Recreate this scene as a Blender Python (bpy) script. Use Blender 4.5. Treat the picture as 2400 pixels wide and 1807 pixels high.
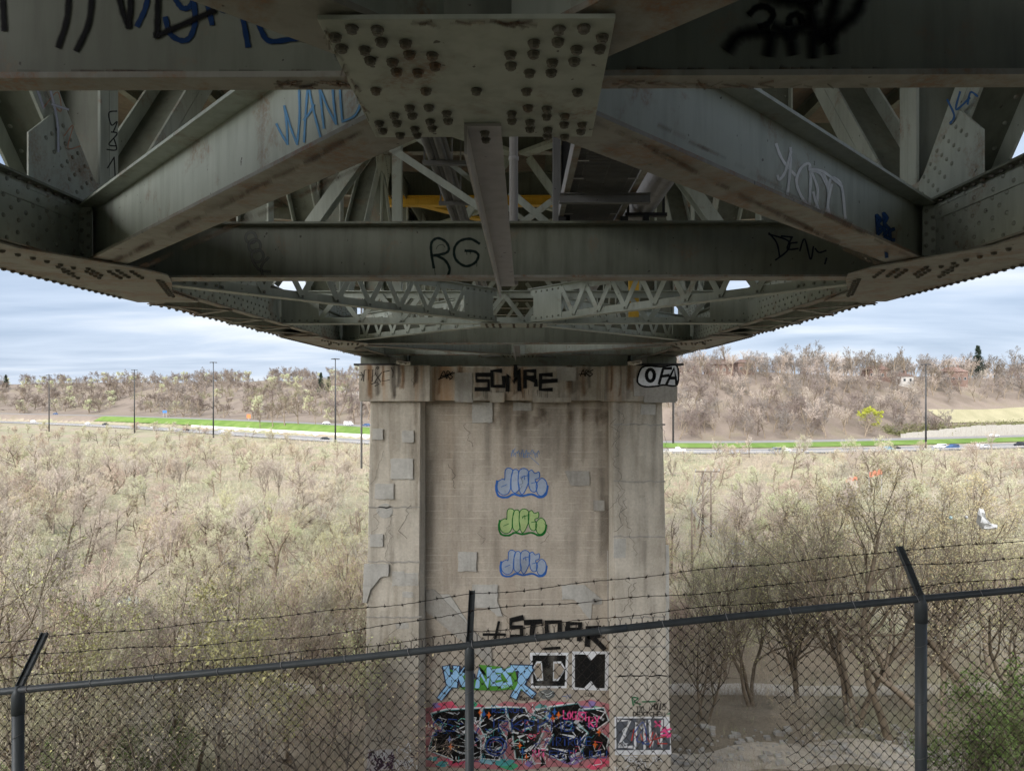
import bpy, math, random
import numpy as np
from mathutils import Vector, Matrix, Quaternion

for o in list(bpy.data.objects):
    bpy.data.objects.remove(o)
SC = bpy.context.scene
COL = SC.collection
R = math.radians
random.seed(7)

# ------------------------------------------------------------------ camera, world, sun, exposure
F, VX, VY = 1690.0, 1215.0, 930.0          # focal length and vanishing point of the bridge axis, in photo pixels
cam_d = bpy.data.cameras.new('camera')
cam = bpy.data.objects.new('camera', cam_d)
COL.objects.link(cam)
cam.location = (0, 0, 0)
cam.rotation_euler = (R(90), 0, 0)
cam_d.sensor_width = 36
cam_d.lens = F / 2400 * 36
cam_d.shift_x = -(VX - 1200) / 2400
cam_d.shift_y = (VY - 903.5) / 2400
cam_d.clip_start = 0.05
cam_d.clip_end = 9000
SC.camera = cam

SUN_ELEV, SUN_AZ = 32, 200
W = bpy.data.worlds.new('World')
SC.world = W
W.use_nodes = True
nt = W.node_tree
nt.nodes.clear()
def wn(t, **kw):
    n = nt.nodes.new(t)
    for k, v in kw.items():
        setattr(n, k, v)
    return n
def wl(a, b): nt.links.new(a, b)
out = wn('ShaderNodeOutputWorld')
bg = wn('ShaderNodeBackground')
sky = wn('ShaderNodeTexSky', sky_type='NISHITA', sun_disc=False, sun_elevation=R(SUN_ELEV), sun_rotation=R(SUN_AZ))
tc = wn('ShaderNodeTexCoord')
sep = wn('ShaderNodeSeparateXYZ')
wl(tc.outputs['Generated'], sep.inputs[0])
def wm(op, a, b=None, clamp=False):
    n = wn('ShaderNodeMath', operation=op, use_clamp=clamp)
    for i, x in enumerate((a, b)):
        if x is None: continue
        if isinstance(x, (int, float)): n.inputs[i].default_value = x
        else: wl(x, n.inputs[i])
    return n.outputs[0]
zz = wm('ADD', wm('MAXIMUM', sep.outputs[2], 0.0), 0.10)
cmb = wn('ShaderNodeCombineXYZ')
wl(wm('DIVIDE', sep.outputs[0], zz), cmb.inputs[0])
wl(wm('DIVIDE', sep.outputs[1], zz), cmb.inputs[1])
mp = wn('ShaderNodeMapping')
mp.inputs['Scale'].default_value = (0.62, 1.0, 1)
mp.inputs['Rotation'].default_value = (0, 0, R(14))
wl(cmb.outputs[0], mp.inputs[0])
n1 = wn('ShaderNodeTexNoise')
n1.inputs['Scale'].default_value = 0.75
n1.inputs['Detail'].default_value = 7
n1.inputs['Roughness'].default_value = 0.52
n1.inputs['Distortion'].default_value = 0.35
wl(mp.outputs[0], n1.inputs['Vector'])
rp = wn('ShaderNodeValToRGB')
e = rp.color_ramp.elements
e[0].position, e[0].color = 0.34, (0.36, 0.47, 0.65, 1)
e[1].position, e[1].color = 0.66, (0.90, 0.945, 1.0, 1)
m2 = e.new(0.5); m2.color = (0.58, 0.685, 0.86, 1)
wl(n1.outputs[0], rp.inputs[0])
# a paler band of thin cloud low over the horizon, all the way round
hz = wm('POWER', wm('SUBTRACT', 1.0, wm('MULTIPLY', wm('MAXIMUM', sep.outputs[2], 0.0), 2.2, True), True), 9.0)
mh = wn('ShaderNodeMix', data_type='RGBA')
wl(wm('MULTIPLY', hz, 0.25), mh.inputs[0])
wl(rp.outputs[0], mh.inputs[6])
mh.inputs[7].default_value = (0.90, 0.95, 1.0, 1)
scl = wn('ShaderNodeMix', data_type='RGBA', blend_type='MULTIPLY')
scl.inputs[0].default_value = 1
wl(sky.outputs[0], scl.inputs[6])
scl.inputs[7].default_value = (0.09, 0.09, 0.09, 1)
mx = wn('ShaderNodeMix', data_type='RGBA')
mx.inputs[0].default_value = 0.88
wl(scl.outputs[2], mx.inputs[6])
wl(mh.outputs[2], mx.inputs[7])
wl(mx.outputs[2], bg.inputs[0])
bg.inputs[1].default_value = 0.165
wl(bg.outputs[0], out.inputs[0])

sun_d = bpy.data.lights.new('sun', 'SUN')
sun_d.energy = 1.5
sun_d.angle = R(88)
sun_d.color = (1.0, 0.975, 0.94)
sun = bpy.data.objects.new('sun', sun_d)
COL.objects.link(sun)
a, el = R(SUN_AZ), R(SUN_ELEV)
to_sun = Vector((math.sin(a) * math.cos(el), math.cos(a) * math.cos(el), math.sin(el)))
sun.rotation_euler = to_sun.to_track_quat('Z', 'Y').to_euler()
sun.location = (0, -30, 60)

vs = SC.view_settings
vs.view_transform = 'Standard'
vs.look = 'None'
vs.exposure = 2.82
vs.gamma = 1
SC.render.engine = 'CYCLES'
SC.cycles.max_bounces = 6
SC.cycles.diffuse_bounces = 4
SC.cycles.transparent_max_bounces = 16

# ------------------------------------------------------------------ pixel geometry: a photo pixel taken to a real surface
def ray(px, py): return np.array([(px - VX) / F, 1.0, (VY - py) / F])
def P(px, py, d): return ray(px, py) * d
def onplane(px, py, pt, n):
    r = ray(px, py); n = np.asarray(n, float)
    return r * (np.dot(pt, n) / np.dot(r, n))

# ------------------------------------------------------------------ materials
MATS = {}
def newmat(name):
    m = bpy.data.materials.new(name)
    m.use_nodes = True
    MATS[name] = m
    t = m.node_tree
    return m, t, t.nodes['Principled BSDF']
def lk(t, a, b): t.links.new(a, b)
def coords(t, scale=(1, 1, 1), world=True):
    if world:
        g = t.nodes.new('ShaderNodeNewGeometry').outputs['Position']
    else:
        g = t.nodes.new('ShaderNodeTexCoord').outputs['Object']
    mp = t.nodes.new('ShaderNodeMapping')
    mp.inputs['Scale'].default_value = scale
    lk(t, g, mp.inputs[0])
    return mp.outputs[0]
def noise(t, vec, scale, detail=4, rough=0.55, dist=0.0):
    n = t.nodes.new('ShaderNodeTexNoise')
    n.inputs['Scale'].default_value = scale
    n.inputs['Detail'].default_value = detail
    n.inputs['Roughness'].default_value = rough
    n.inputs['Distortion'].default_value = dist
    lk(t, vec, n.inputs['Vector'])
    return n.outputs[0]
def ramp(t, fac, stops):
    r = t.nodes.new('ShaderNodeValToRGB')
    e = r.color_ramp.elements
    while len(e) < len(stops): e.new(0.5)
    for k, (p, c) in enumerate(stops):
        e[k].position = p
        e[k].color = (*c, 1) if not isinstance(c, (int, float)) else (c, c, c, 1)
    lk(t, fac, r.inputs[0])
    return r.outputs[0]
def mix(t, fac, a, b, mode='MIX'):
    n = t.nodes.new('ShaderNodeMix'); n.data_type = 'RGBA'; n.blend_type = mode
    for i, x in ((0, fac), (6, a), (7, b)):
        if isinstance(x, (int, float)): n.inputs[i].default_value = x
        elif isinstance(x, tuple): n.inputs[i].default_value = (*x, 1)
        else: lk(t, x, n.inputs[i])
    return n.outputs[2]
def bump(t, p, h, s, d=0.01):
    b = t.nodes.new('ShaderNodeBump')
    b.inputs['Strength'].default_value = s
    b.inputs['Distance'].default_value = d
    lk(t, h, b.inputs['Height']); lk(t, b.outputs[0], p.inputs['Normal'])
def math_(t, op, a, b=None, clamp=False):
    n = t.nodes.new('ShaderNodeMath'); n.operation = op; n.use_clamp = clamp
    for i, x in enumerate((a, b)):
        if x is None: continue
        if isinstance(x, (int, float)): n.inputs[i].default_value = x
        else: lk(t, x, n.inputs[i])
    return n.outputs[0]

def steel(name, c1, c2, rust=0.35, dark=0.3, rough=0.55):
    m, t, p = newmat(name)
    v = coords(t)
    base = ramp(t, noise(t, v, 1.3, 5, 0.6), [(0.3, c1), (0.72, c2)])
    streak = noise(t, coords(t, (6, 6, 0.7)), 1.6, 5, 0.6)
    base = mix(t, math_(t, 'MULTIPLY', ramp(t, streak, [(0.45, 0.0), (0.75, 1.0)]), dark), base, (c1[0] * 0.45, c1[1] * 0.43, c1[2] * 0.38))
    blot = noise(t, v, 2.1, 8, 0.68, 0.4)
    fine = noise(t, v, 38, 4, 0.7)
    rm = math_(t, 'MULTIPLY', ramp(t, blot, [(0.60 - rust * 0.15, 0.0), (0.71 - rust * 0.15, 1.0)]), ramp(t, fine, [(0.36, 0.15), (0.62, 1.0)]))
    base = mix(t, math_(t, 'MULTIPLY', rm, min(1, rust * 1.8)), base, ramp(t, fine, [(0.3, (0.11, 0.05, 0.025)), (0.7, (0.26, 0.14, 0.07))]))
    chips = ramp(t, noise(t, v, 17, 2, 0.5), [(0.735, 0.0), (0.75, 1.0)])
    base = mix(t, math_(t, 'MULTIPLY', chips, 0.8), base, (0.03, 0.022, 0.016))
    lk(t, base, p.inputs['Base Color'])
    p.inputs['Roughness'].default_value = rough
    p.inputs['Specular IOR Level'].default_value = 0.35
    bump(t, p, noise(t, v, 45, 3, 0.6), 0.12, 0.003)
    return m
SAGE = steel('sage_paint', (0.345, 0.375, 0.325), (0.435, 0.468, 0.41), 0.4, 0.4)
SAGE_L = steel('sage_paint_lit', (0.40, 0.435, 0.38), (0.50, 0.535, 0.475), 0.3, 0.35)  # same paint lightened: brightness put into the colour of the dim laced struts
SAGE_D = steel('sage_paint_shaded', (0.130, 0.140, 0.108), (0.190, 0.203, 0.162), 0.3, 0.5)  # same paint darkened: shade on webs and upper steel put into the colour
FLANGE = steel('sage_paint_rusty', (0.23, 0.225, 0.195), (0.32, 0.315, 0.28), 0.8, 0.5)
RIVM = steel('rivet_paint', (0.21, 0.225, 0.19), (0.30, 0.315, 0.27), 0.4, 0.3)
BOLTM = steel('bolt_steel', (0.10, 0.095, 0.08), (0.17, 0.162, 0.135), 0.5, 0.4)
YELLOW = steel('yellow_paint', (0.62, 0.36, 0.03), (0.72, 0.45, 0.06), 0.2, 0.3)
GALV = steel('galvanised', (0.33, 0.32, 0.325), (0.44, 0.43, 0.43), 0.1, 0.35, 0.45)
GALVD = steel('dark_galvanised', (0.13, 0.13, 0.13), (0.19, 0.19, 0.185), 0.15, 0.3, 0.5)
PIPE_G = steel('pipe_grey', (0.34, 0.33, 0.33), (0.42, 0.41, 0.41), 0.12, 0.4, 0.6)
BLACKM = steel('black_metal', (0.02, 0.02, 0.02), (0.035, 0.035, 0.035), 0.1, 0.2)
POSTM = steel('fence_paint', (0.075, 0.084, 0.090), (0.11, 0.122, 0.128), 0.12, 0.35, 0.42)
WIREM = steel('rusty_wire', (0.022, 0.017, 0.014), (0.04, 0.031, 0.026), 0.3, 0.2, 0.7)
MAST = steel('mast_black', (0.025, 0.027, 0.03), (0.04, 0.042, 0.046), 0.0, 0.1, 0.6)

def concrete(name, c1, c2, boards=0.0, rust=0.2, dark=0.35, scale=1.0):
    m, t, p = newmat(name)
    v = coords(t)
    base = ramp(t, noise(t, v, 0.9 * scale, 7, 0.62, 0.3), [(0.28, c1), (0.70, c2)])
    fine = noise(t, v, 14, 5, 0.7)
    base = mix(t, 0.35, base, ramp(t, fine, [(0.3, (0.55, 0.55, 0.55)), (0.7, (1.2, 1.2, 1.2))]), 'MULTIPLY')
    st = noise(t, coords(t, (2.6, 2.6, 0.22)), 1.5, 6, 0.62)
    base = mix(t, math_(t, 'MULTIPLY', ramp(t, st, [(0.47, 0.0), (0.70, 1.0)]), dark), base, (0.10, 0.085, 0.068))
    rs = noise(t, coords(t, (1.5, 1.5, 0.16)), 1.1, 5, 0.6)
    base = mix(t, math_(t, 'MULTIPLY', ramp(t, rs, [(0.52, 0.0), (0.72, 1.0)]), rust), base, (0.36, 0.19, 0.075))
    h = fine
    if boards:
        w = t.nodes.new('ShaderNodeTexWave'); w.wave_type = 'BANDS'; w.bands_direction = 'Z'
        w.inputs['Scale'].default_value = 1.45; w.inputs['Distortion'].default_value = 0.25; w.inputs['Detail'].default_value = 2
        lk(t, coords(t, (0.3, 0.3, 1)), w.inputs[0])
        lines = ramp(t, w.outputs[1], [(0.93, 0.0), (0.985, 1.0)])
        patch = ramp(t, noise(t, coords(t, (0.6, 0.6, 1)), 2.2, 4, 0.6), [(0.46, 0.0), (0.6, 1.0)])
        base = mix(t, math_(t, 'MULTIPLY', math_(t, 'MULTIPLY', lines, patch), 0.5), base, (0.62, 0.56, 0.47))
        h = math_(t, 'ADD', fine, math_(t, 'MULTIPLY', lines, boards))
    pits = ramp(t, noise(t, v, 26, 2, 0.5), [(0.70, 0.0), (0.73, 1.0)])
    base = mix(t, math_(t, 'MULTIPLY', pits, 0.5), base, (0.07, 0.06, 0.05))
    lk(t, base, p.inputs['Base Color'])
    p.inputs['Roughness'].default_value = 0.9
    p.inputs['Specular IOR Level'].default_value = 0.2
    bump(t, p, h, 0.5, 0.012)
    return m
CONC = concrete('concrete_column', (0.45, 0.405, 0.335), (0.63, 0.58, 0.495), 0, 0.12, 0.36)
CONC_W = concrete('concrete_wall', (0.40, 0.348, 0.285), (0.54, 0.48, 0.40), 0.5, 0.10, 0.32)
CONC_CAP = concrete('concrete_cap', (0.36, 0.32, 0.26), (0.52, 0.475, 0.40), 0, 0.75, 0.6)
PATCHM = concrete('repair_mortar', (0.40, 0.385, 0.35), (0.55, 0.535, 0.495), 0, 0.04, 0.25, 2)
PATCHD = concrete('repair_mortar_dark', (0.33, 0.31, 0.275), (0.43, 0.41, 0.37), 0, 0.06, 0.3, 2)
DECKC = concrete('deck_soffit', (0.17, 0.14, 0.11), (0.26, 0.22, 0.175), 0, 0.3, 0.4)
BARRIER = concrete('barrier_concrete', (0.58, 0.58, 0.57), (0.72, 0.72, 0.71), 0, 0.02, 0.25)
ASPH = concrete('asphalt', (0.20, 0.19, 0.185), (0.29, 0.28, 0.275), 0, 0, 0.1)
PATHM = concrete('path_gravel', (0.44, 0.40, 0.34), (0.54, 0.50, 0.44), 0, 0, 0.1)

def plain(name, c, rough=0.6, metal=0.0, var=0.12, alpha_attr=False, scale=6.0, emis=None):
    m, t, p = newmat(name)
    v = coords(t)
    lo = tuple(x * (1 - var) for x in c); hi = tuple(min(1, x * (1 + var)) for x in c)
    lk(t, ramp(t, noise(t, v, scale, 4, 0.6), [(0.3, lo), (0.7, hi)]), p.inputs['Base Color'])
    p.inputs['Roughness'].default_value = rough
    p.inputs['Metallic'].default_value = metal
    if alpha_attr:
        p.inputs['Specular IOR Level'].default_value = 0.08
        at = t.nodes.new('ShaderNodeVertexColor'); at.layer_name = 'cover'
        speck = ramp(t, noise(t, v, 70 if scale > 3 else 16, 3, 0.7), [(0.26, 0.82), (0.46, 1.0)])
        aa = t.nodes.new('ShaderNodeSeparateColor')
        lk(t, at.outputs[0], aa.inputs[0])
        lk(t, math_(t, 'MULTIPLY', aa.outputs[0], speck, True), p.inputs['Alpha'])
    return m
PAINTS = {}
def paint(c, scale=6.0):
    k = (c, scale)
    if k not in PAINTS:
        PAINTS[k] = plain('spray_paint', c, 0.6, 0, 0.15, True, scale)
    return PAINTS[k]

def veg(name, cols, rnd=0.25, world_scale=0.12, rough=0.85, trans=0.0):
    m, t, p = newmat(name)
    v = coords(t)
    oi = t.nodes.new('ShaderNodeObjectInfo').outputs['Random']
    f = math_(t, 'ADD', math_(t, 'MULTIPLY', noise(t, v, world_scale, 3, 0.6), 1.0), math_(t, 'MULTIPLY', math_(t, 'SUBTRACT', oi, 0.5), rnd))
    n = len(cols)
    c = ramp(t, f, [(0.32 + 0.36 * i / max(1, n - 1), cols[i]) for i in range(n)])
    f2 = noise(t, v, 3.0, 2, 0.6)
    c = mix(t, 0.5, c, ramp(t, f2, [(0.3, (0.6, 0.6, 0.6)), (0.7, (1.25, 1.25, 1.25))]), 'MULTIPLY')
    lk(t, c, p.inputs['Base Color'])
    p.inputs['Roughness'].default_value = rough
    p.inputs['Specular IOR Level'].default_value = 0.15
    return m
BARK = veg('bark_brown', [(0.18, 0.145, 0.105), (0.27, 0.215, 0.16)], 0.3, 2.0)
BARK_D = veg('bark_dark', [(0.10, 0.08, 0.058), (0.16, 0.125, 0.09)], 0.3, 2.0)
BARK_L = veg('bark_grey', [(0.24, 0.20, 0.16), (0.34, 0.295, 0.24)], 0.3, 2.0)
TW_BEIGE = veg('twig_beige', [(0.47, 0.365, 0.30), (0.57, 0.49, 0.375), (0.45, 0.42, 0.37), (0.50, 0.475, 0.33)], 0.8)
TW_GREY = veg('twig_grey', [(0.36, 0.305, 0.255), (0.53, 0.47, 0.40), (0.46, 0.385, 0.335)], 0.8)
TW_MAUVE = veg('twig_mauve', [(0.185, 0.145, 0.13), (0.26, 0.215, 0.195), (0.22, 0.195, 0.178)], 0.7, 0.03)
TW_HILL_L = veg('twig_hill_left', [(0.165, 0.13, 0.11), (0.245, 0.205, 0.175), (0.215, 0.185, 0.17), (0.26, 0.245, 0.155)], 0.8, 0.02)
LF_YG = veg('bud_yellow_green', [(0.53, 0.50, 0.24), (0.57, 0.56, 0.26), (0.52, 0.53, 0.30)], 0.6, 0.2)
LF_PALE = veg('bud_pale_green', [(0.45, 0.47, 0.28), (0.48, 0.53, 0.31), (0.53, 0.53, 0.36)], 0.6, 0.2)
LF_TAN = veg('bud_tan', [(0.56, 0.44, 0.25), (0.61, 0.52, 0.31), (0.55, 0.52, 0.32)], 0.3, 0.3)
LF_GREEN = veg('leaf_green', [(0.14, 0.22, 0.06), (0.20, 0.29, 0.085)], 0.3, 0.5)
LF_BRIGHT = veg('leaf_bright', [(0.34, 0.36, 0.05), (0.44, 0.45, 0.08)], 0.3, 0.4)
NEEDLE = veg('needle_dark', [(0.025, 0.04, 0.03), (0.045, 0.06, 0.04)], 0.3, 0.5)
SCRUBM = veg('dry_scrub', [(0.33, 0.275, 0.21), (0.43, 0.365, 0.285), (0.40, 0.37, 0.25), (0.36, 0.285, 0.235)], 0.0, 0.09)
OLIVE = veg('olive_shrub', [(0.13, 0.14, 0.06), (0.19, 0.19, 0.09)], 0.2, 0.1)

def ground_mat():
    m, t, p = newmat('valley_ground')
    v = coords(t)
    big = noise(t, v, 0.045, 6, 0.6, 0.4)
    c = ramp(t, big, [(0.30, (0.25, 0.215, 0.165)), (0.45, (0.33, 0.285, 0.225)), (0.56, (0.27, 0.27, 0.18)), (0.70, (0.32, 0.27, 0.215))])
    med = noise(t, v, 0.8, 6, 0.65)
    c = mix(t, 0.6, c, ramp(t, med, [(0.3, (0.62, 0.58, 0.52)), (0.7, (1.25, 1.22, 1.15))]), 'MULTIPLY')
    f = noise(t, v, 9, 5, 0.7)
    c = mix(t, 0.5, c, ramp(t, f, [(0.3, (0.6, 0.6, 0.6)), (0.7, (1.3, 1.3, 1.3))]), 'MULTIPLY')
    lk(t, c, p.inputs['Base Color'])
    p.inputs['Roughness'].default_value = 0.95
    p.inputs['Specular IOR Level'].default_value = 0.1
    bump(t, p, f, 0.6, 0.05)
    return m
GROUNDM = ground_mat()
GRASSM = veg('mown_grass', [(0.10, 0.17, 0.035), (0.16, 0.23, 0.06)], 0, 0.15)
FIELDM = veg('dry_field', [(0.27, 0.25, 0.155), (0.34, 0.31, 0.20)], 0, 0.1)
LITTER = veg('leaf_litter', [(0.16, 0.13, 0.105), (0.215, 0.175, 0.145), (0.195, 0.165, 0.12)], 0, 0.06)
SANDM = veg('bare_soil', [(0.50, 0.44, 0.36), (0.62, 0.56, 0.47)], 0, 0.6)
STONEM = veg('rubble', [(0.36, 0.34, 0.31), (0.50, 0.48, 0.44)], 0, 2.0)
def water_mat():
    m, t, p = newmat('river_water')
    p.inputs['Base Color'].default_value = (0.20, 0.22, 0.19, 1)
    p.inputs['Roughness'].default_value = 0.12
    bump(t, p, noise(t, coords(t), 1.5, 3), 0.15, 0.05)
    return m
WATERM = water_mat()
GLASSM = plain('car_glass', (0.03, 0.035, 0.04), 0.1, 0, 0.1)
TYREM = plain('tyre', (0.02, 0.02, 0.02), 0.9)

# ------------------------------------------------------------------ mesh builders
def link(name, me, mat, parent=None, mats=None):
    o = bpy.data.objects.new(name, me)
    COL.objects.link(o)
    if mats:
        for m in mats: me.materials.append(m)
    elif mat: me.materials.append(mat)
    if parent is not None:
        o.parent = parent
        o.location = -WLOC.get(parent.name, Vector((0, 0, 0)))
    WLOC[o.name] = Vector((0, 0, 0))
    return o
WLOC = {}
def tag(o, label=None, cat=None, group=None, kind=None):
    for k, v in (('label', label), ('category', cat), ('group', group), ('kind', kind)):
        if v: o[k] = v
    return o
def thing(name, loc, label, cat, group=None):
    o = bpy.data.objects.new(name, None)
    COL.objects.link(o)
    o.empty_display_size = 0.2
    o.location = loc
    WLOC[o.name] = Vector(loc)
    return tag(o, label, cat, group)
def npmesh(name, V, quads=None, tris=None, smooth=False):
    me = bpy.data.meshes.new(name)
    V = np.asarray(V, np.float32)
    q = np.zeros((0, 4), np.int32) if quads is None else np.asarray(quads, np.int32).reshape(-1, 4)
    t = np.zeros((0, 3), np.int32) if tris is None else np.asarray(tris, np.int32).reshape(-1, 3)
    me.vertices.add(len(V)); me.vertices.foreach_set('co', V.ravel())
    nl = q.size + t.size
    me.loops.add(nl)
    me.loops.foreach_set('vertex_index', np.concatenate([q.ravel(), t.ravel()]))
    me.polygons.add(len(q) + len(t))
    ls = np.concatenate([np.arange(len(q)) * 4, q.size + np.arange(len(t)) * 3]).astype(np.int32)
    me.polygons.foreach_set('loop_start', ls)
    if smooth: me.polygons.foreach_set('use_smooth', np.ones(len(q) + len(t), bool))
    me.update(calc_edges=True)
    return me
def nrm(v):
    v = np.asarray(v, float)
    return v / (np.linalg.norm(v) + 1e-12)
class MB:
    def __init__(s): s.v, s.f = [], []
    def add(s, vs, fs):
        b = len(s.v)
        s.v += [tuple(map(float, x)) for x in vs]
        s.f += [tuple(i + b for i in f) for f in fs]
        return s
    def box(s, x0, x1, y0, y1, z0, z1):
        x0, x1 = sorted((x0, x1)); y0, y1 = sorted((y0, y1)); z0, z1 = sorted((z0, z1))
        return s.add([(x0,y0,z0),(x1,y0,z0),(x1,y1,z0),(x0,y1,z0),(x0,y0,z1),(x1,y0,z1),(x1,y1,z1),(x0,y1,z1)],
              [(0,3,2,1),(4,5,6,7),(0,1,5,4),(1,2,6,5),(2,3,7,6),(3,0,4,7)])
    def beam(s, p0, p1, w, h, up=(0, 0, 1), ow=0.0, oh=0.0):
        """box from p0 to p1; width w across, height h along up; ow/oh shift the section"""
        p0, p1 = np.asarray(p0, float), np.asarray(p1, float)
        d = nrm(p1 - p0); x = nrm(np.cross(d, up)); u = np.cross(x, d)
        vs = []
        for p in (p0, p1):
            for a, b in ((-1, -1), (1, -1), (1, 1), (-1, 1)):
                vs.append(p + x * (ow + a * w / 2) + u * (oh + b * h / 2))
        return s.add(vs, [(0,1,2,3),(4,7,6,5),(0,4,5,1),(1,5,6,2),(2,6,7,3),(3,7,4,0)])
    def ibeam(s, p0, p1, H, fw, ft, wt, up=(0, 0, 1)):
        s.beam(p0, p1, fw, ft, up, 0, -H / 2 + ft / 2)
        s.beam(p0, p1, fw, ft, up, 0, H / 2 - ft / 2)
        return s.beam(p0, p1, wt, H - 2 * ft, up)
    def plate(s, poly, ext):
        poly = [np.asarray(p, float) for p in poly]; ext = np.asarray(ext, float)
        n = len(poly)
        s.add(poly + [p + ext for p in poly], [tuple(range(n))[::-1], tuple(range(n, 2 * n))] + [(i, (i + 1) % n, n + (i + 1) % n, n + i) for i in range(n)])
        return s
    def tube(s, pts, rad, n=8, caps=True):
        pts = [np.asarray(p, float) for p in pts]
        if not hasattr(rad, '__len__'): rad = [rad] * len(pts)
        ref = None; vs = []
        for i, p in enumerate(pts):
            d = nrm(pts[min(i + 1, len(pts) - 1)] - pts[max(i - 1, 0)])
            if ref is None: ref = (1, 0, 0) if abs(d[0]) < 0.8 else (0, 0, 1)
            x = nrm(np.cross(d, ref)); y = np.cross(d, x); ref = np.cross(x, d) if False else ref
            for k in range(n):
                a = 2 * math.pi * k / n
                vs.append(p + rad[i] * (math.cos(a) * x + math.sin(a) * y))
        fs = []
        for i in range(len(pts) - 1):
            for k in range(n):
                fs.append((i*n+k, i*n+(k+1) % n, (i+1)*n+(k+1) % n, (i+1)*n+k))
        if caps: fs += [tuple(range(n))[::-1], tuple(range((len(pts)-1)*n, len(pts)*n))]
        return s.add(vs, fs)
    def mesh(s, name='m', smooth=False):
        me = bpy.data.meshes.new(name)
        me.from_pydata(s.v, [], s.f)
        if smooth:
            me.polygons.foreach_set('use_smooth', np.ones(len(me.polygons), bool))
        me.update()
        return me
    def build(s, name, mat, parent=None, smooth=False, bevel=0):
        me = s.mesh(name, smooth)
        import bmesh
        bm = bmesh.new(); bm.from_mesh(me)
        bmesh.ops.recalc_face_normals(bm, faces=bm.faces)
        bm.to_mesh(me); bm.free()
        o = link(name, me, mat, parent)
        if bevel:
            b = o.modifiers.new('bevel', 'BEVEL'); b.width = bevel; b.segments = 2; b.limit_method = 'ANGLE'
        return o

# hex bolt (axis -Z), dome rivet (axis +Z)
def bolt_mesh():
    m = MB()
    def ring(r, z, n, off=0): return [(r * math.cos(off + 2*math.pi*k/n), r * math.sin(off + 2*math.pi*k/n), z) for k in range(n)]
    def stack(rings, n):
        vs = sum(rings, []); fs = []
        for i in range(len(rings) - 1):
            for k in range(n): fs.append((i*n+k, i*n+(k+1) % n, (i+1)*n+(k+1) % n, (i+1)*n+k))
        fs.append(tuple(range((len(rings)-1)*n, len(rings)*n)))
        m.add(vs, fs)
    stack([ring(.0245, 0, 10), ring(.0245, -.004, 10), ring(.02, -.0041, 10)], 10)
    stack([ring(.0205, -.004, 6), ring(.0205, -.017, 6), ring(.0175, -.0195, 6)], 6)
    stack([ring(.010, -.0195, 6), ring(.009, -.0235, 6)], 6)
    return m
BOLT = bolt_mesh().mesh('bolt'); BOLT.materials.append(BOLTM)
def rivet_mesh():
    m = MB(); n = 8; vs = []; fs = []
    for r, z in ((.0195, 0), (.0175, .008), (.010, .0135)):
        vs += [(r*math.cos(2*math.pi*k/n), r*math.sin(2*math.pi*k/n), z) for k in range(n)]
    for i in range(2):
        for k in range(n): fs.append((i*n+k, i*n+(k+1) % n, (i+1)*n+(k+1) % n, (i+1)*n+k))
    fs.append(tuple(range(2*n, 3*n)))
    return m.add(vs, fs)
RIV = rivet_mesh()
RIVET = RIV.mesh('rivet', True); RIVET.materials.append(RIVM)
BOLT_SRC = bolt_mesh()
NPART = {'bolt': 0, 'rivet': 0}
REST = {'bolt': MB(), 'rivet': MB()}
def fasten(kind, parent, pts, normal, limit=300, scale=1.0):
    me, src = (BOLT, BOLT_SRC) if kind == 'bolt' else (RIVET, RIV)
    ax = Vector(normal)
    q = ax.to_track_quat('-Z' if kind == 'bolt' else 'Z', 'Y')
    for p in pts:
        qq = q @ Quaternion((0, 0, 1), random.uniform(0, 1.05))
        if NPART[kind] < limit and parent is not None:
            o = bpy.data.objects.new(kind, me); COL.objects.link(o); o.parent = parent
            o.rotation_mode = 'QUATERNION'; o.rotation_quaternion = qq; o.location = Vector(p) - WLOC.get(parent.name, Vector((0, 0, 0)))
            o.scale = (scale,) * 3
            NPART[kind] += 1
        else:
            M = qq.to_matrix()
            REST[kind].add([tuple(M @ (Vector(v) * scale) + Vector(p)) for v in src.v], src.f)

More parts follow.
